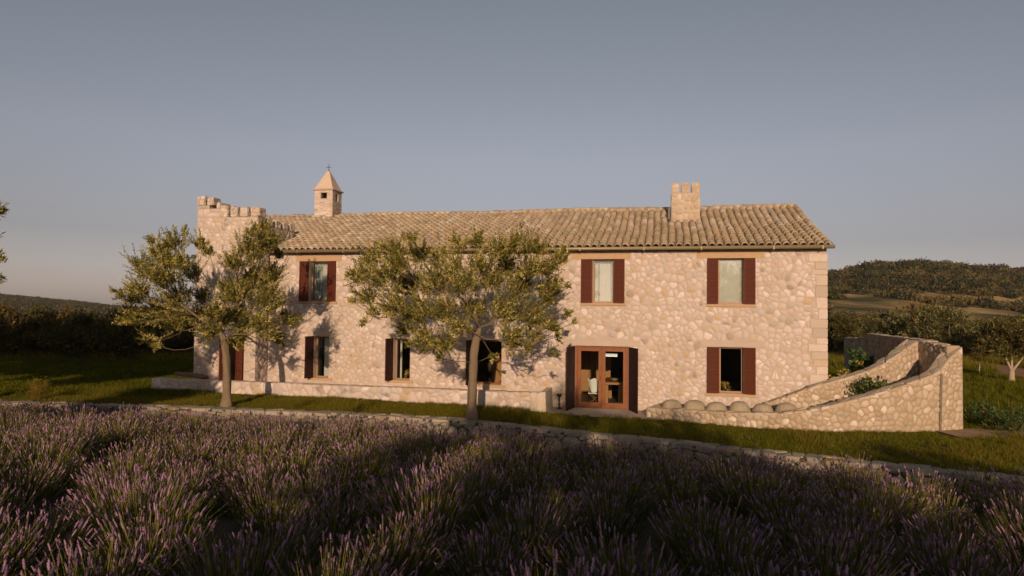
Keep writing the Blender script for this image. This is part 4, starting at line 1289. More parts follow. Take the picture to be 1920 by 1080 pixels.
olive('olive_tree', B2, T2, .130, c2l, 'wide round crowned olive tree standing before the middle of the house front', seed=5, dens=4.1, L=.08, W=.026, nl=36, tl=1.7, upb=.7, cs=.72)

# tree at the left edge of the picture, only its outer sprigs reach into the frame
cl3 = []
for px, py, r in ((-40, 396, .28), (-8, 397, .10), (-60, 440, .35), (-25, 484, .15), (-5, 486, .08), (-70, 520, .3), (-45, 545, .2), (-8, 522, .07)):
    cl3.append((aty(px, py, 7.0), r * .9))
B3 = np.array([-7.2, 7.0, float(lower_z(-7.2, 7.0))])
cl3 += [(B3 + np.array([-.6, 0, 3.5]), .5), (B3 + np.array([-.3, .5, 2.9]), .4), (B3 + np.array([.3, -.4, 3.8]), .4)]
olive('olive_tree', B3, [B3, B3 + np.array([.05, 0, .9]), B3 + np.array([.1, .05, 1.7])], .10, cl3, 'near olive tree outside the left edge, with only a few sprigs reaching into view', seed=9, dens=.5, L=.065, W=.016)

# the trees behind the viewer whose shade lies over the lavender and the left lawn
def generic_clusters(c, rx, ry, rz, n, r, rs, hollow=.35):
    out_ = []
    for _ in range(n):
        d = nrm(rs.normal(size=3)); k = rs.uniform(hollow, 1) ** .6
        out_.append((c + d * np.array([rx, ry, rz]) * k, r * rs.uniform(.7, 1.3)))
    return out_


def protos_tree(name, h, rx, n, seed, mats, mixw, L=.12, W=.05, trunk_h=.4, r0=.12, dens=.55, nl=9, bark='bark', r=.5, flat=.8):
    rs = np.random.default_rng(seed)
    cz = h - rx * flat
    cl = generic_clusters(np.array([0, 0, cz]), rx, rx, rx * flat, n, r, rs)
    cl = [(np.array([c[0], c[1], max(c[2], trunk_h * .6)]), r_) for c, r_ in cl]
    V, Q, V2, Q2 = crown(cl, np.array([0, 0, cz * .5]), rs, dens, L, W, nl=nl)
    mi = rs.choice(len(mats), len(Q) // nl + 1, p=np.array(mixw) / sum(mixw)); mi = np.repeat(mi, nl)[:len(Q)]
    cm = fmesh('crown', V, Q, [M[m_] for m_ in mats], mi)
    g = G(); ns = 1 if trunk_h > .3 else 4
    tubes = []
    fork = np.array([.05, 0, trunk_h])
    g.tube([(0, 0, -.15), (0.02, 0, trunk_h * .5), fork], [r0 * 1.3, r0, r0 * .9], 9)
    for p_, r_ in skeleton(np.zeros(3), fork, cl, r0 * .7): g.tube(p_, r_, 5)
    tm = mesh('trunk', g.v, g.f, M[bark], None, True)
    return cm, tm


def put(proto, name, p, s, rz, label, cat='tree', group=None, sz=None):
    o = thing(name, p, label, cat, group); o.rotation_euler = (0, 0, rz); o.scale = (s, s, sz or s)
    for nm, me in (('crown', proto[0]), ('trunk', proto[1])):
        c = bpy.data.objects.new(nm, me); C.objects.link(c); c.parent = o
    return o


PB = [protos_tree('b', 3.0, 1.7, 34, 31 + i, ('bushleaf', 'bushbrown', 'yellowleaf'), (w1, w2, .02), L=.17, W=.10, trunk_h=.25, r0=.05, dens=1.15, flat=.85) for i, (w1, w2) in enumerate(((.8, .2), (.6, .4), (.35, .65)))]
PO = [protos_tree('o', 4.0, 2.1, 46, 41 + i, ('olive_far', 'olive_far_pale', 'yellowleaf'), (.72, .26, .02), L=.13, W=.06, trunk_h=.7, r0=.10, dens=1.2, flat=.75) for i in range(2)]
PW = protos_tree('w', 3.6, 1.9, 34, 51, ('bushleaf', 'olive', 'bushbrown'), (.5, .3, .2), L=.12, W=.045, trunk_h=.75, r0=.16, dens=.5, bark='palebark', flat=.62)

PT = protos_tree('t', 8.3, 2.4, 60, 61, ('bushleaf', 'olive'), (.7, .3), L=.22, W=.14, trunk_h=3.2, r0=.22, dens=1.7, r=.8, flat=1.0)
for k, (x, y, s, rz) in enumerate(((-.4, -8.4, 1.34, .3), (2.2, -9.2, 1.26, 1.7), (8.2, -8.0, .9, 4.1))):
    put(PO[k % 2], 'olive_tree', (x, y, float(lower_z(x, y))), s * 1.06, rz, ['olive tree behind the viewer that shades the middle of the lavender', 'second olive tree behind the viewer, farther right', 'smallest olive tree behind the viewer, farthest right'][k], group='olive trees behind the viewer')
for i, (x, y, s, rz) in enumerate(((-13.6, 10.4, .52, .3), (-18.6, 12.0, 1.0, 2.0), (-22.0, 13.0, 1.05, 4.0), (-26, 14.5, 1.1, 5), (-31, 17, 1.2, 3))):
    put(PT, 'shade_tree', (x, y, float(lower_z(x, y))), s, rz, ['tall tree nearest the left picture edge, outside it', 'second tall tree left of the viewer', 'third tall tree left of the viewer', 'fourth tall tree left of the viewer', 'farthest tall tree left of the viewer'][i], group='trees left of the viewer')

# left thicket
rs = np.random.default_rng(77)
tk = []
for i in range(15):
    px = -60 + i * 31; y = 43 + 3 * math.sin(i * 1.9) + (4 if i > 9 else 0)
    tk.append((px, y, rs.uniform(.95, 1.2)))
for i in range(12): tk.append((-70 + i * 39, 53 + rs.uniform(-2, 3), rs.uniform(1.1, 1.4)))
for i, (px, y, s) in enumerate(tk):
    p = aty(px, 600, y); s *= .68
    put(PB[i % 3], 'shrub', (p[0], y, float(upper_z(p[0], y))), s, rs.uniform(0, 6), 'front row shrub of the dark thicket beyond the left lawn' if i < 15 else 'taller back row shrub of the dark thicket beyond the left lawn', 'shrub', 'front shrubs of the left thicket' if i < 15 else 'back shrubs of the left thicket', sz=s * rs.uniform(.95, 1.15))

# right side trees and bushes
RT = [(PO[0], 1762, 41.5, 1.15, 'big olive tree with mixed silvery leaves right behind the planter end', 1.0), (PO[1], 1700, 44.5, 1.05, 'olive tree partly hidden behind the larger one beyond the planter', 1), (PO[0], 1655, 47, .98, 'pale olive tree above the far end of the shaded stone wall', 2.2),
      (PB[0], 1600, 56, 1.15, 'bush in the gap between the house corner and the pale olive tree', .4), (PB[1], 1566, 58, 1.3, 'brownish bush right against the house corner, behind it', 4), (PB[2], 1628, 66, 1.2, 'brown bush behind the shaded stone wall', 1),
      (PB[0], 1822, 54, 1.25, 'dark bush just right of the big olive tree', 3), (PB[1], 1858, 55, 1.35, 'dark bush left of the pale trunked tree', 2.1), (PB[0], 1935, 56, 1.4, 'dark bush at the right edge behind the pale trunked tree', .7), (PB[2], 1895, 52, 1.25, 'tall brownish bush behind the pale trunked tree', 5),
      (PB[2], 1840, 56, 1.2, 'brownish bush behind the dark ones on the right', 5.5), (PB[1], 1785, 58, 1.15, 'bush showing over the big olive tree', 1.5)]
for i, (pr, px, y, s, lab, rz) in enumerate(RT):
    p = aty(px, 600, y)
    put(pr, 'olive_tree' if pr in PO else 'bush', (p[0], y, float(upper_z(p[0], y))), s * (.84 if px < 1800 else .72), rz, lab, 'tree' if pr in PO else 'bush')
# tree with a pale forked trunk
wt = thing('forked_tree', (26.3, 36.0, 0), 'small tree with a pale three-way forked trunk on the right lawn', 'tree')
g = G()
b = np.array([26.3, 36, 0.]); f = b + np.array([.02, 0, .62])
g.tube([b - np.array([0, 0, .1]), b + np.array([0, 0, .3]), f], [.19, .14, .12], 12)
ends = [f + np.array([-.5, 0, 1.05]), f + np.array([.08, .1, 1.1]), f + np.array([.75, -.1, .95])]
for e_ in ends: g.tube([f - np.array([0, 0, .08]), f + (e_ - f) * .35 + np.array([0, 0, -.05]), e_], [.085, .055, .035], 9)
cl = generic_clusters(b + np.array([.1, -.3, 2.1]), 2.2, 1.7, .85, 46, .5, np.random.default_rng(3))
g.build('trunk', M['palebark'], wt, smooth=True)
g = G()
for e_ in ends:
    mine = [c for c in cl if min(range(3), key=lambda j: np.linalg.norm(c[0] - ends[j])) == [np.allclose(e_, q_) for q_ in ends].index(True)]
    for p_, r_ in skeleton(e_, e_, mine, .055): g.tube(p_, r_, 5)
g.build('limbs', M['palebark'], wt, smooth=True)
rsw = np.random.default_rng(6)
V, Q, V2, Q2 = crown(cl, f, rsw, 1.5, .12, .05, nl=10)
mi = rsw.choice(3, len(Q), p=(.55, .3, .15))
link('crown', fmesh('crown', V - WL[wt], Q, [M['bushleaf'], M['olive'], M['bushbrown']], mi), wt)
link('twigs', fmesh('twigs', V2 - WL[wt], Q2, M['twig']), wt)


def leafy(name, p, rx, rz, n, mats, mixw, L, W, label, cat, seed=1, nl=7, stems=8, r=.22, h0=.0):
    rs_ = np.random.default_rng(seed); o = thing(name, p, label, cat)
    p = np.array(p, float); cl_ = generic_clusters(p + np.array([0, 0, rz + h0]), rx, rx * .8, rz, n, r, rs_, .2)
    V, Q, V2, Q2 = crown(cl_, p + np.array([0, 0, .1]), rs_, .6, L, W, nl=nl)
    mi_ = rs_.choice(len(mats), len(Q), p=np.array(mixw) / sum(mixw))
    link('foliage', fmesh('foliage', V - WL[o], Q, [M[m_] for m_ in mats], mi_), o)
    g = G()
    for c_, _ in cl_[:stems]: g.tube([p, p + (c_ - p) * .5 + np.array([0, 0, .05]), c_], [.02, .014, .008], 5)
    g.build('stems', M['twig'], o, smooth=True)
    return o


p = aty(1590, 690, 24.0); leafy('vine_bush', (p[0], 24.0, 0.4), .75, .62, 30, ('greenleaf', 'yellowleaf'), (.5, .5), .13, .11, 'bush with big green and bright yellow leaves between house corner and planter wall', 'bush', 2)
p = aty(1612, 660, 24.6); leafy('green_shrub', (p[0], 24.6, .9), .4, .6, 12, ('greenleaf',), (1,), .15, .12, 'upright green leafy shrub above the yellow leaves beside the shaded wall', 'shrub', 4)
p = aty(1636, 725, 21.2); leafy('planter_shrub', (p[0], 21.25, .72), .62, .34, 40, ('greenleaf', 'yellowleaf'), (.95, .05), .08, .06, 'low dark green shrub spilling inside the curved planter', 'shrub', 6, r=.16)
for i, (px, y, s_) in enumerate(((1835, 21.6, 1), (1870, 20.6, 1.1), (1905, 20.2, 1.3), (1850, 23.0, .9), (1925, 21.5, 1.2))):
    p = aty(px, 700, y); leafy('low_plant', (p[0], y, 0), .5 * s_, .22 * s_, 16, ('greenleaf', 'grassdry'), (.85, .15), .13, .035,
                              ['low green plant just right of the tall planter end', 'green plant beside the dirt patch', 'large green plant at the right edge beyond the lawn', 'small green plant behind the one beside the planter end', 'green plant farthest right by the picture edge'][i], 'plant', 60 + i, r=.2)

# weed at the left
wp = onz(70, 752, .2); o = thing('tall_weed', wp, 'pale tall weed clump standing on the lawn at the far left', 'weed')
rs_ = np.random.default_rng(4); n = 90
base = np.tile(wp, (n, 1)) + rs_.normal(size=(n, 3)) * np.array([.10, .10, 0]); tip = base + np.stack([rs_.normal(size=n) * .16, rs_.normal(size=n) * .14, rs_.uniform(.3, .72, n)], -1)
g = G()
for a_, b_ in zip(base, tip): g.tube([a_, (a_ + b_) / 2 + rs_.normal(size=3) * .015, b_], [.006, .005, .003], 3)
g.build('stalks', M['grassdry'], o)
Pp = np.repeat(tip, 10, 0) + rs_.normal(size=(n * 10, 3)) * np.array([.03, .03, .07]); V, Q = leaf_arrays(Pp, nrm(rs_.normal(size=(n * 10, 3)) + np.array([0, 0, .6])), .05, .014, rs_)
link('seed_heads', fmesh('seed_heads', V - WL[o], Q, M['grassdry']), o)
# marker stake
sp_ = onz(1836, 699, 0); g = G(); g.tube([sp_, sp_ + np.array([.12, .1, .62])], [.02, .018], 6)
meta(g.build('marker_stake', M['stake'], at=sp_), 'thin pale stake leaning in the right lawn left of the forked tree', 'stake')

# ------------------------------------------------------------------ inside the house
def chair(t, q, label, cloth):
    o = thing('folding_chair' if cloth else 'wooden_chair', H(t, q, .02), label, 'chair')
    g = G(); w_, z0 = .25, .03
    for s_ in (-1, 1):
        for dq in (-.17, .17):
            g.bar(H(t - .24, q + dq * 1, z0), H(t + .22, q + dq, .46), .024, n=6); g.bar(H(t + .24, q + dq, z0), H(t - .22, q + dq, .46), .024, n=6)
    g.bar(H(t - .22, q - .2, .46), H(t - .22, q - .2, .92), .024, n=6); g.bar(H(t - .22, q + .2, .46), H(t - .22, q + .2, .92), .024, n=6)
    g.bar(H(t + .22, q - .2, .46), H(t + .22, q - .2, .66), .024, n=6)
    g.build('frame', M['chairwood'], o)
    g = G(); V = []; n = 8
    g.hbox(t - .23, t + .23, q - .2, q + .2, .44, .465); g.build('seat', M['chairwood'] if not cloth else M['whitecloth'], o)
    if not cloth:
        g = G()
        for z in (.6, .72, .84): g.hbox(t - .24, t - .21, q - .18, q + .18, z, z + .05)
        g.build('backrest', M['chairwood'], o)
    return o


chair(12.72, 1.05, 'pale folding chair just inside the glazed door, under a white cloth', True)
g = G(); V = []; Fc = []; n = 12
for i in range(n + 1):
    for j in range(n + 1):
        u_, v_ = i / n, j / n; t = 12.46 + .52 * u_; sagz = .16 * math.sin(math.pi * u_) * (1 - v_)
        V.append(H(t, .78 + .10 * v_ + .03 * math.sin(u_ * 14), 1.02 - .10 * u_ - (.46 * math.sin(math.pi * min(1, u_ * 1.05)) + .08) * v_ - .05 * math.sin(u_ * 9)))
for i in range(n):
    for j in range(n): a_ = i * (n + 1) + j; Fc.append((a_, a_ + 1, a_ + n + 2, a_ + n + 1))
g.add(V, Fc); g.add([v_ + VV * .02 for v_ in V], [f_[::-1] for f_ in Fc])
meta(g.build('cloth', M['whitecloth'], at=H(12.7, .8, .6), smooth=True), 'white cloth slung over the folding chair behind the door glass', 'cloth')
tb = thing('dining_table', H(13.5, 2.2, .02), 'honey coloured wooden table seen through the right half of the door', 'table')
g = G(); g.hbox(12.95, 13.85, 1.4, 3.4, .74, .82); g.build('tabletop', M['tablewood'], tb)
for t in (13.02, 13.55):
    for q in (1.5, 3.2): g = G(); g.hbox(t, t + .14, q, q + .12, .02, .738); g.build('leg', M['tablewood'], tb)
chair(14.25, 1.9, 'wooden chair to the right of the table, behind the door glass', False)
g = G(); g.lathe(H(13.35, 1.9, .822), [(.06, 0), (.14, .05), (.16, .11), (.15, .115)], 16); meta(g.build('bowl', M['gutter'], at=H(13.35, 1.9, .822), smooth=True), 'shallow brown bowl on the table inside the door', 'bowl')
o = thing('cabinet', H(12.6, 4.6, .02), 'reddish wooden cabinet with panel doors at the back of the room', 'cabinet')
g = G(); g.hbox(11.2, 13.0, 4.6, 5.1, .02, 2.0); g.build('carcass', M['cabinet'], o)
for t in (11.24, 11.69, 12.14, 12.59): g = G(); g.hbox(t, t + .41, 4.57, 4.598, .1, 1.95); g.build('door', M['tablewood'], o)
o = thing('cabinet', H(8.9, 2.5, .02), 'orange wooden cabinet inside the window behind the second olive tree', 'cabinet')
g = G(); g.hbox(8.5, 9.6, 2.2, 2.6, .02, 1.5); g.build('carcass', M['cabinet'], o)
for t in (8.54, 9.08): g = G(); g.hbox(t, t + .5, 2.17, 2.198, .1, 1.45); g.build('door', M['tablewood'], o)
# pendant bar lamp
m_ = bpy.data.materials.new('lamp_glow'); m_.use_nodes = True; m_.node_tree.nodes['Principled BSDF'].inputs['Base Color'].default_value = (.8, .74, .66, 1)
m_.node_tree.nodes['Principled BSDF'].inputs['Emission Color'].default_value = (1, .85, .68, 1); m_.node_tree.nodes['Principled BSDF'].inputs['Emission Strength'].default_value = .8
o = thing('pendant_lamp', H(13.35, 1.3, 1.9), 'white bar shaped pendant lamp hanging behind the right half of the glazed door', 'lamp')
g = G(); g.hbox(13.08, 13.52, 1.0, 1.1, 1.80, 1.90); g.build('shade', m_, o)
g = G(); g.bar(H(13.15, 1.05, 1.9), H(13.15, 1.05, 2.75), .012, n=5); g.bar(H(13.45, 1.05, 1.9), H(13.45, 1.05, 2.75), .012, n=5); g.build('cord', M['iron'], o)


def bouquet(t, q, z, s, lab, seed):
    o = thing('flower_vase', H(t, q, z), lab, 'vase'); rs_ = np.random.default_rng(seed)
    g = G(); g.lathe(H(t, q, z), [(.04, 0), (.055, .05), (.03, .13), (.035, .15)], 12); g.build('vase', M['glass'] if s < 1 else M['iron'], o, smooth=True)
    n = 46; c = H(t, q, z + .15); d = nrm(rs_.normal(size=(n, 3)) * np.array([1, 1, .7]) + np.array([0, 0, .8])); tip = c + d * rs_.uniform(.14, .26, (n, 1)) * s
    g = G()
    for b_ in tip: g.bar(c, b_, .005, n=3)
    g.build('stems', M['grassdry'], o)
    Pp = np.repeat(tip, 9, 0) + rs_.normal(size=(n * 9, 3)) * .016; V, Q = leaf_arrays(Pp, nrm(rs_.normal(size=(n * 9, 3))), .03, .016, rs_)
    link('flowers', fmesh('flowers', V - WL[o], Q, M['flower']), o)


bouquet(17.17, .33, .735, 1.0, 'vase of dried yellow flowers in the ground floor window near the right corner', 1)
bouquet(5.76, .33, .785, .9, 'vase of yellow flowers in the narrow window left of the round olive tree', 2)


# ------------------------------------------------------------------ scattered growth (instanced stuff)
def scatter(name, P, rot, scl, idx, protos, parent_kind='stuff', label=None, cat=None):
    col = bpy.data.collections.new(name + '_sources')
    for i, me in enumerate(protos):
        o = bpy.data.objects.new('%s_source_%02d' % (name, i), me); col.objects.link(o)
    me = bpy.data.meshes.new(name); P = np.asarray(P, np.float32); me.vertices.add(len(P)); me.vertices.foreach_set('co', P.ravel())
    at = me.attributes.new('rot', 'FLOAT_VECTOR', 'POINT'); at.data.foreach_set('vector', np.asarray(rot, np.float32).ravel())
    at = me.attributes.new('scl', 'FLOAT_VECTOR', 'POINT'); at.data.foreach_set('vector', np.asarray(scl, np.float32).ravel())
    at = me.attributes.new('idx', 'INT', 'POINT'); at.data.foreach_set('value', np.asarray(idx, np.int32))
    me.update(); o = link(name, me)
    ng = bpy.data.node_groups.new(name, 'GeometryNodeTree')
    ng.interface.new_socket('Geometry', in_out='INPUT', socket_type='NodeSocketGeometry'); ng.interface.new_socket('Geometry', in_out='OUTPUT', socket_type='NodeSocketGeometry')
    n = ng.nodes; l = ng.links; gi = n.new('NodeGroupInput'); go = n.new('NodeGroupOutput')
    ip = n.new('GeometryNodeInstanceOnPoints'); ci = n.new('GeometryNodeCollectionInfo'); ci.inputs['Collection'].default_value = col
    ci.inputs['Separate Children'].default_value = True; ci.inputs['Reset Children'].default_value = True
    def na(nm, ty): x = n.new('GeometryNodeInputNamedAttribute'); x.data_type = ty; x.inputs['Name'].default_value = nm; return x.outputs['Attribute']
    ip.inputs['Pick Instance'].default_value = True
    l.new(gi.outputs[0], ip.inputs['Points']); l.new(ci.outputs[0], ip.inputs['Instance']); l.new(na('idx', 'INT'), ip.inputs['Instance Index'])
    l.new(na('rot', 'FLOAT_VECTOR'), ip.inputs['Rotation']); l.new(na('scl', 'FLOAT_VECTOR'), ip.inputs['Scale']); l.new(ip.outputs[0], go.inputs[0])
    md = o.modifiers.new('scatter', 'NODES'); md.node_group = ng
    meta(o, label, cat, kind=parent_kind)
    return o


def lavender_clump(seed, nst=175, nleaf=640, rad=.52, lod=0):
    """stems fan out from a mound and end in whorled flower heads"""
    rs_ = np.random.default_rng(seed); V = []; Q = []; MI = []; nv = 0
    lean = rs_.normal(size=2) * .10
    def push(v, q, m_):
        nonlocal nv
        V.append(v); Q.append(q + nv); MI.append(np.full(len(q), m_)); nv += len(v)
    # stems
    r = np.sqrt(rs_.uniform(0, 1, nst)); an = rs_.uniform(0, 2 * np.pi, nst)
    b = np.stack([r * np.cos(an) * rad * .5, r * np.sin(an) * rad * .5, np.zeros(nst)], -1)
    L = rs_.uniform(.34, .76, nst) * (1 - .30 * r ** 2)
    dirv = nrm(np.stack([np.cos(an) * r * .54 + lean[0] + rs_.normal(size=nst) * .08, np.sin(an) * r * .54 + lean[1] + rs_.normal(size=nst) * .08, np.ones(nst)], -1))
    mid = b + dirv * L[:, None] * .5 + rs_.normal(size=(nst, 3)) * .01; tip = b + dirv * L[:, None] + np.stack([np.cos(an), np.sin(an), np.zeros(nst)], -1) * (.05 * r)[:, None]
    tip += rs_.normal(size=(nst, 3)) * .012
    s = nrm(np.cross(dirv, rs_.normal(size=(nst, 3)))) * .0022 * (1.6 if lod else 1)
    pts = np.stack([b - s, b + s, mid + s, mid - s, tip + s, tip - s], 1).reshape(-1, 3); k = np.arange(nst)[:, None] * 6
    push(pts, np.concatenate([k + np.array([[0, 1, 2, 3]]), k + np.array([[3, 2, 4, 5]])]), 0)
    s2 = np.cross(dirv, nrm(s)) * .0022 * (1.6 if lod else 1)
    pts = np.stack([b - s2, b + s2, mid + s2, mid - s2, tip + s2, tip - s2], 1).reshape(-1, 3)
    push(pts, np.concatenate([k + np.array([[0, 1, 2, 3]]), k + np.array([[3, 2, 4, 5]])]), 0)
    # heads
    ax = nrm(tip - mid); x = nrm(np.cross(ax, rs_.normal(size=(nst, 3)))); y = np.cross(ax, x)
    HL = (rs_.uniform(.045, .095, nst) if not lod else rs_.uniform(.035, .08, nst)) * np.where(rs_.uniform(size=nst) < .22, .15, 1)
    prof = [(-.05, .15), (.08, .75), (.16, .55), (.3, 1.0), (.40, .62), (.55, .95), (.66, .55), (.80, .7), (1.0, .12)] if not lod else [(0, .3), (.3, 1), (.7, .85), (1, .15)]
    ns = 5 if not lod else 4; R_ = .0098 * (1.15 if lod else 1)
    rings = []
    for (z, rr) in prof:
        ph = rs_.uniform(0, 1, nst)[:, None]
        ring = []
        for kk in range(ns):
            a_ = 2 * np.pi * (kk / ns) + ph * 1.2; r2 = R_ * rr * rs_.uniform(.75, 1.3, (nst, 1))
            ring.append(tip + ax * (HL[:, None] * z) + (np.cos(a_) * x + np.sin(a_) * y) * r2)
        rings.append(np.stack(ring, 1))
    A = np.stack(rings, 1); nr = len(prof)   # nst, nr, ns, 3
    k = np.arange(nst)[:, None] * nr * ns; qs = []
    for i in range(nr - 1):
        for kk in range(ns): qs.append(k + np.array([[i * ns + kk, i * ns + (kk + 1) % ns, (i + 1) * ns + (kk + 1) % ns, (i + 1) * ns + kk]]))
    push(A.reshape(-1, 3), np.concatenate(qs), 1)
    # a few stray lower florets
    if not lod:
        n2 = nst; sel = rs_.integers(0, nst, n2 * 3); pp = tip[sel] + ax[sel] * (HL[sel] * rs_.uniform(-.5, 1, n2 * 3))[:, None] + nrm(rs_.normal(size=(n2 * 3, 3))) * .007
        v, q = leaf_arrays(pp, nrm(rs_.normal(size=(n2 * 3, 3)) + ax[sel]), .012, .007, rs_); push(v, q, 1)
    # foliage mound
    a2 = rs_.uniform(0, 2 * np.pi, nleaf); r2 = np.sqrt(rs_.uniform(0, 1, nleaf)) * rad * .75
    pb = np.stack([r2 * np.cos(a2), r2 * np.sin(a2), rs_.uniform(0, .1, nleaf)], -1)
    d2 = nrm(np.stack([np.cos(a2) * r2 * 1.1, np.sin(a2) * r2 * 1.1, np.full(nleaf, .75)], -1) + rs_.normal(size=(nleaf, 3)) * .22)
    v, q = leaf_arrays(pb, d2, .46, .008, rs_); push(v, q, 2)
    n3 = nleaf; sel = rs_.integers(0, nst, n3); pp = b[sel] + dirv[sel] * (L[sel] * rs_.uniform(.1, .55, n3))[:, None]
    v, q = leaf_arrays(pp, nrm(dirv[sel] + rs_.normal(size=(n3, 3)) * .35), .06, .006, rs_); push(v, q, 2)
    return fmesh('lavender_clump', np.concatenate(V), np.concatenate(Q), [M['lstem'], M['lhead'], M['lleaf']], np.concatenate(MI))


LP = [lavender_clump(100 + i) for i in range(6)] + [lavender_clump(120 + i, 150, 420, lod=1) for i in range(5)]
rs = np.random.default_rng(15)
P = []; RO = []; SC = []; ID = []
yy = 2.4; row = 0
while yy < 30:
    xx = -.86 * yy - 4.5 + rs.uniform(0, .5); xe = .86 * yy + 4.5
    while xx < xe:
        x = xx + rs.normal() * .15; y = yy + rs.normal() * .15
        lim = float(lip(x)) - .42 - (.50 if x < 3 else .55)
        gapz = ((x - 7.3) / 1.5) ** 2 + ((y - 13.9) / .75) ** 2 < 1 or ((x - 3.6) / 1.3) ** 2 + ((y - 16.9) / .55) ** 2 < 1
        near_wall = (lim - y) < (.85 if x < 4.0 else .0) and -2.5 < x
        if y < lim and not gapz and not near_wall and rs.uniform() > .03:
            s = rs.uniform(.85, 1.25) * (1 + .12 * (vnoise(x, y, 2.5, 9) - .5))
            P.append((x, y, float(lower_z(x, y)) - .02 - (.12 if rs.uniform() < .2 else 0))); RO.append((rs.normal() * .05, rs.normal() * .05, rs.uniform(0, 6.28))); SC.append((s * 1.05, s * 1.05, s))
            ID.append(rs.integers(0, 6) if y < 10.5 else rs.integers(6, 11))
        xx += 1.08
    yy += 1.04; row += 1
scatter('lavender', P, RO, SC, ID, LP, label='field of mauve lavender in full flower in front of the retaining wall')


def tuft(seed, n=34, h=.13, sp=.075, wd=.006, mats=('grass', 'grassdry'), dry=.2):
    rs_ = np.random.default_rng(seed); b = rs_.normal(size=(n, 3)) * np.array([sp, sp, 0]); L = h * rs_.uniform(.5, 1.25, n)
    d = nrm(rs_.normal(size=(n, 3)) * np.array([.35, .35, 0]) + np.array([0, 0, 1.])); mid = b + d * L[:, None] * .55; tip = mid + nrm(d + rs_.normal(size=(n, 3)) * .35) * L[:, None] * .45
    s = nrm(np.cross(d, rs_.normal(size=(n, 3)))) * wd * .5
    V = np.stack([b - s, b + s, mid + s * .8, mid - s * .8, tip + s * .1, tip - s * .1], 1).reshape(-1, 3); k = np.arange(n)[:, None] * 6
    Q = np.concatenate([k + np.array([[0, 1, 2, 3]]), k + np.array([[3, 2, 4, 5]])])
    m1 = (rs_.uniform(size=n) < dry).astype(int); return fmesh('grass_tuft', V, Q, [M[m_] for m_ in mats], np.concatenate([m1, m1]))


PATHS = [np.array([(20, 60), (30, 55), (34.2, 51.5), (33, 45), (29.6, 40), (30, 34), (36, 24)], float)]


def on_path(x, y):
    for P_ in PATHS:
        for a_, b_ in zip(P_[:-1], P_[1:]):
            d_ = b_ - a_; t_ = max(0, min(1, ((x - a_[0]) * d_[0] + (y - a_[1]) * d_[1]) / (d_ @ d_)))
            if math.hypot(x - a_[0] - d_[0] * t_, y - a_[1] - d_[1] * t_) < 1.0: return True
    return False


GP = [tuft(i) for i in range(4)] + [tuft(10 + i, 26, .20, .08, .008, dry=.35) for i in range(3)] + [tuft(20 + i, 40, .07, .09, .008, dry=.12) for i in range(2)] + [tuft(30 + i, 36, .09, .08, .007, ('grassdark', 'grassdry'), dry=.06) for i in range(3)]


def inside_built(x, y):
    d = np.array([x, y, 0]) - P0; t, q = d @ UU, d @ VV
    if -4.5 < t < 20.5 and -1.32 < q < 12.2 and t < 11.2: return True
    if 10.8 < t < 15.2 and -1.8 < q: return q < 12.2
    if t > 11 and t < 20.45 and -.02 < q < 12.2: return True
    if 4.35 < x < 13.7:
        if y > np.interp(x, [p[0] for p in FW], [p[1] for p in FW]) - .04 and q < 0.2 : return True
        if x > 10 and y > np.interp(x, [p[0] for p in FW], [p[1] for p in FW]) - .04 and y < 22.8: return True
    if 12.4 < x < 17.5 and abs(y - np.interp(x, [12.4, 14.3, 16.5, 19], [19.9, 20.0, 19.0, 17.6])) < .75 and rs.uniform() < .92: return True
    return False


P = []; RO = []; SC = []; ID = []
def add_grass(n, xr, yr, idx, smin=.8, smax=1.2):
    c = 0
    while c < n:
        x = rs.uniform(*xr); y = rs.uniform(*yr); c += 1
        if y < lip(x) + .03 or abs(x / y) > .88 or inside_built(x, y) or (x > 18 and on_path(x, y)): continue
        s = rs.uniform(smin, smax) * (1 + .5 * (float(vnoise(x, y, 1.7, 6)) - .5))
        P.append((x, y, float(upper_z(x, y)) - .01)); dryp = float(vnoise(x, y, .9, 31)) * .6 + float(vnoise(x, y, 3.1, 32)) * .4
        RO.append((0, 0, rs.uniform(0, 6.28))); SC.append((s, s, s)); ID.append(int(rs.choice((4, 5, 6))) if dryp > .68 and y < 26 else int(rs.choice(idx)))
add_grass(30000, (-20, 20), (13.4, 25.5), [0, 1, 2, 3, 7, 8, 7, 8], .65, .95)
add_grass(6000, (-16, 2), (20.5, 24), [4, 5, 6, 0, 1], .6, .9)
add_grass(16000, (-34, -11), (24.5, 42), [9, 10, 11, 0], 1.1, 1.7)
add_grass(22000, (14, 38), (18, 46), [9, 10, 11, 9, 10, 4], 1.0, 1.6)
add_grass(5000, (12, 40), (44, 75), [4, 5, 6], 2, 3.2)
add_grass(5000, (-55, -20), (40, 60), [4, 5, 6], 1.6, 2.6)
scatter('lawn_grass', P, RO, SC, ID, GP, label='lawn grass round the house')


# far woods: low tree clumps on the hills
M['woodgreen'] = mat('wood_leaf_green', (.080, .070, .016), .8, island=.4, trans=.15, noise=[(.03, .5, (.09, .065, .02))])
M['wooddark'] = mat('wood_leaf_dark', (.026, .028, .010), .8, island=.4, trans=.1)
M['woodbrown'] = mat('wood_leaf_brown', (.140, .085, .026), .8, island=.35, trans=.15)


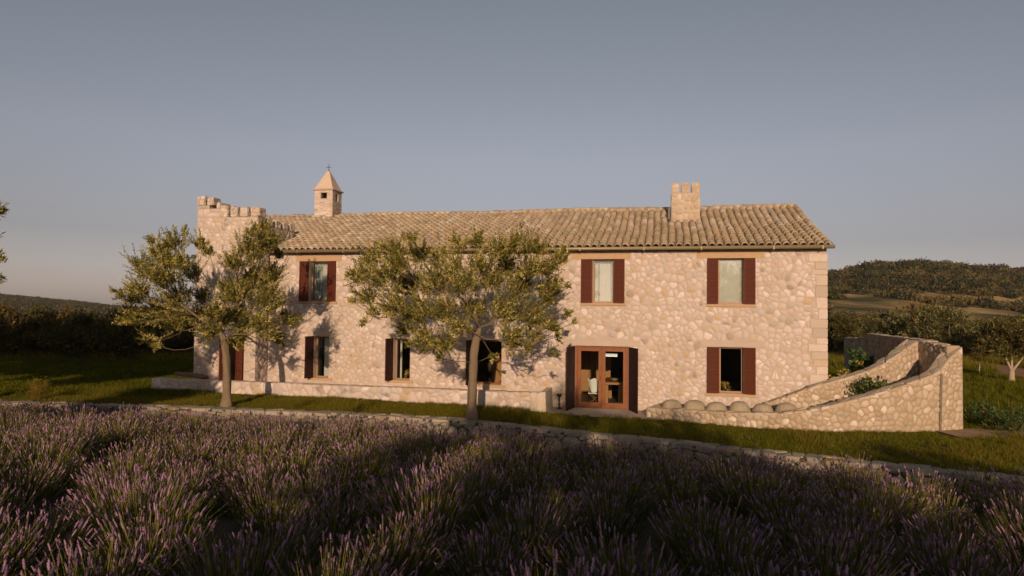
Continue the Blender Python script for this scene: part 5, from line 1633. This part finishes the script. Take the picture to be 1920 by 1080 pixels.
def clump(seed, n=70, mats=('woodgreen', 'woodbrown'), w=(.7, .3), lobes=4, flat=1.0):
    rs_ = np.random.default_rng(seed); Ps = []
    for k in range(lobes):
        c_ = rs_.normal(size=3) * np.array([.55, .55, .18]) * (k > 0); c_[2] = abs(c_[2]) * rs_.uniform(-.3, 1); rr = rs_.uniform(.45, .9) if k else .85
        d = nrm(rs_.normal(size=(n, 3))); d[:, 2] = np.abs(d[:, 2]); Ps.append(c_ + d * rs_.uniform(.5, 1.1, (n, 1)) * rr * np.array([1, 1, flat]))
    P_ = np.concatenate(Ps) + np.array([0, 0, .1])
    V, Q = leaf_arrays(P_, nrm(rs_.normal(size=P_.shape) + np.array([0, 0, .4])), .30, .2, rs_)
    return fmesh('wood_clump', V, Q, [M[m_] for m_ in mats], rs_.choice(2, len(Q), p=w))


WP = [clump(1), clump(2, lobes=6), clump(3, mats=('wooddark', 'woodgreen')), clump(4, mats=('wooddark', 'woodgreen'), lobes=5, flat=1.4), clump(5, mats=('woodbrown', 'woodgreen'), lobes=5, flat=.7),
      clump(6, mats=('woodgreen', 'wooddark'), w=(.5, .5), lobes=3, flat=1.5), clump(7, mats=('woodbrown', 'wooddark'), w=(.5, .5), lobes=6, flat=.6)]
P = []; RO = []; SC = []; ID = []
c = 0
while c < 24000:
    c += 1
    y = math.sqrt(rs.uniform(85 ** 2, 520 ** 2)); az = rs.uniform(.30, .95); x = az * y
    f_ = float(vnoise(x, y, 30, 12)) * .45 + float(vnoise(x, y, 9, 13)) * .55
    hillp = np.clip((y - 225) / 100, 0, 1)
    if f_ < .595 - .28 * hillp + (.06 if y < 110 else 0): continue
    s = (1.0 + 2.4 * rs.uniform() ** 2.2) * (.6 if y < 200 and rs.uniform() < .6 else 1)
    P.append((x, y, float(upper_z(x, y)) - .4)); RO.append((0, 0, rs.uniform(0, 6.28))); SC.append((s, s, s * rs.uniform(.7, 1.3))); ID.append(int(rs.integers(0, 7)))
scatter('hill_woods', P, RO, SC, ID, WP, label='scrubby woods covering the hill on the right')
P = []; RO = []; SC = []; ID = []
for c in range(15000):
    y = math.sqrt(rs.uniform(250 ** 2, 960 ** 2)); az = rs.uniform(-.98, -.45); x = az * y
    if float(vnoise(x, y, 30, 14)) < .12: continue
    s = rs.uniform(1.8, 3.6)
    P.append((x, y, float(upper_z(x, y)) - .8)); RO.append((0, 0, rs.uniform(0, 6.28))); SC.append((s, s, s * rs.uniform(.6, 1.0))); ID.append(int(rs.integers(0, 7)))
scatter('distant_woods', P, RO, SC, ID, WP, label='woods covering the distant hill on the left')
# scrub between the thicket and the far hills on both sides
P = []; RO = []; SC = []; ID = []
for c in range(5200):
    y = rs.uniform(58, 130); az = rs.choice([rs.uniform(-.95, -.42), rs.uniform(.40, .95)]); x = az * y
    if float(vnoise(x, y, 12, 15)) < (.25 if az < 0 else .52): continue
    s = rs.uniform(.8, 1.7)
    P.append((x, y, float(upper_z(x, y)) - .2)); RO.append((0, 0, rs.uniform(0, 6.28))); SC.append((s, s, s * rs.uniform(.6, 1.1))); ID.append(int(rs.integers(0, 7)))
scatter('scrub', P, RO, SC, ID, WP, label='scrub in the middle distance on both sides of the house')

# ------------------------------------------------------------------ the air
hz = bpy.data.materials.new('haze'); hz.use_nodes = True; n = hz.node_tree.nodes; n.clear()
ov_ = n.new('ShaderNodeOutputMaterial'); pv = n.new('ShaderNodeVolumePrincipled'); pv.inputs['Color'].default_value = (.86, .84, .86, 1)
pv.inputs['Density'].default_value = .00009; pv.inputs['Anisotropy'].default_value = 0.0
hz.node_tree.links.new(pv.outputs[0], ov_.inputs['Volume'])
g = G(); g.box((0, 1600, 38), (3400, 4300, 90)); o = g.build('haze', hz, kind='stuff'); o['label'] = 'thin evening haze over the whole place'
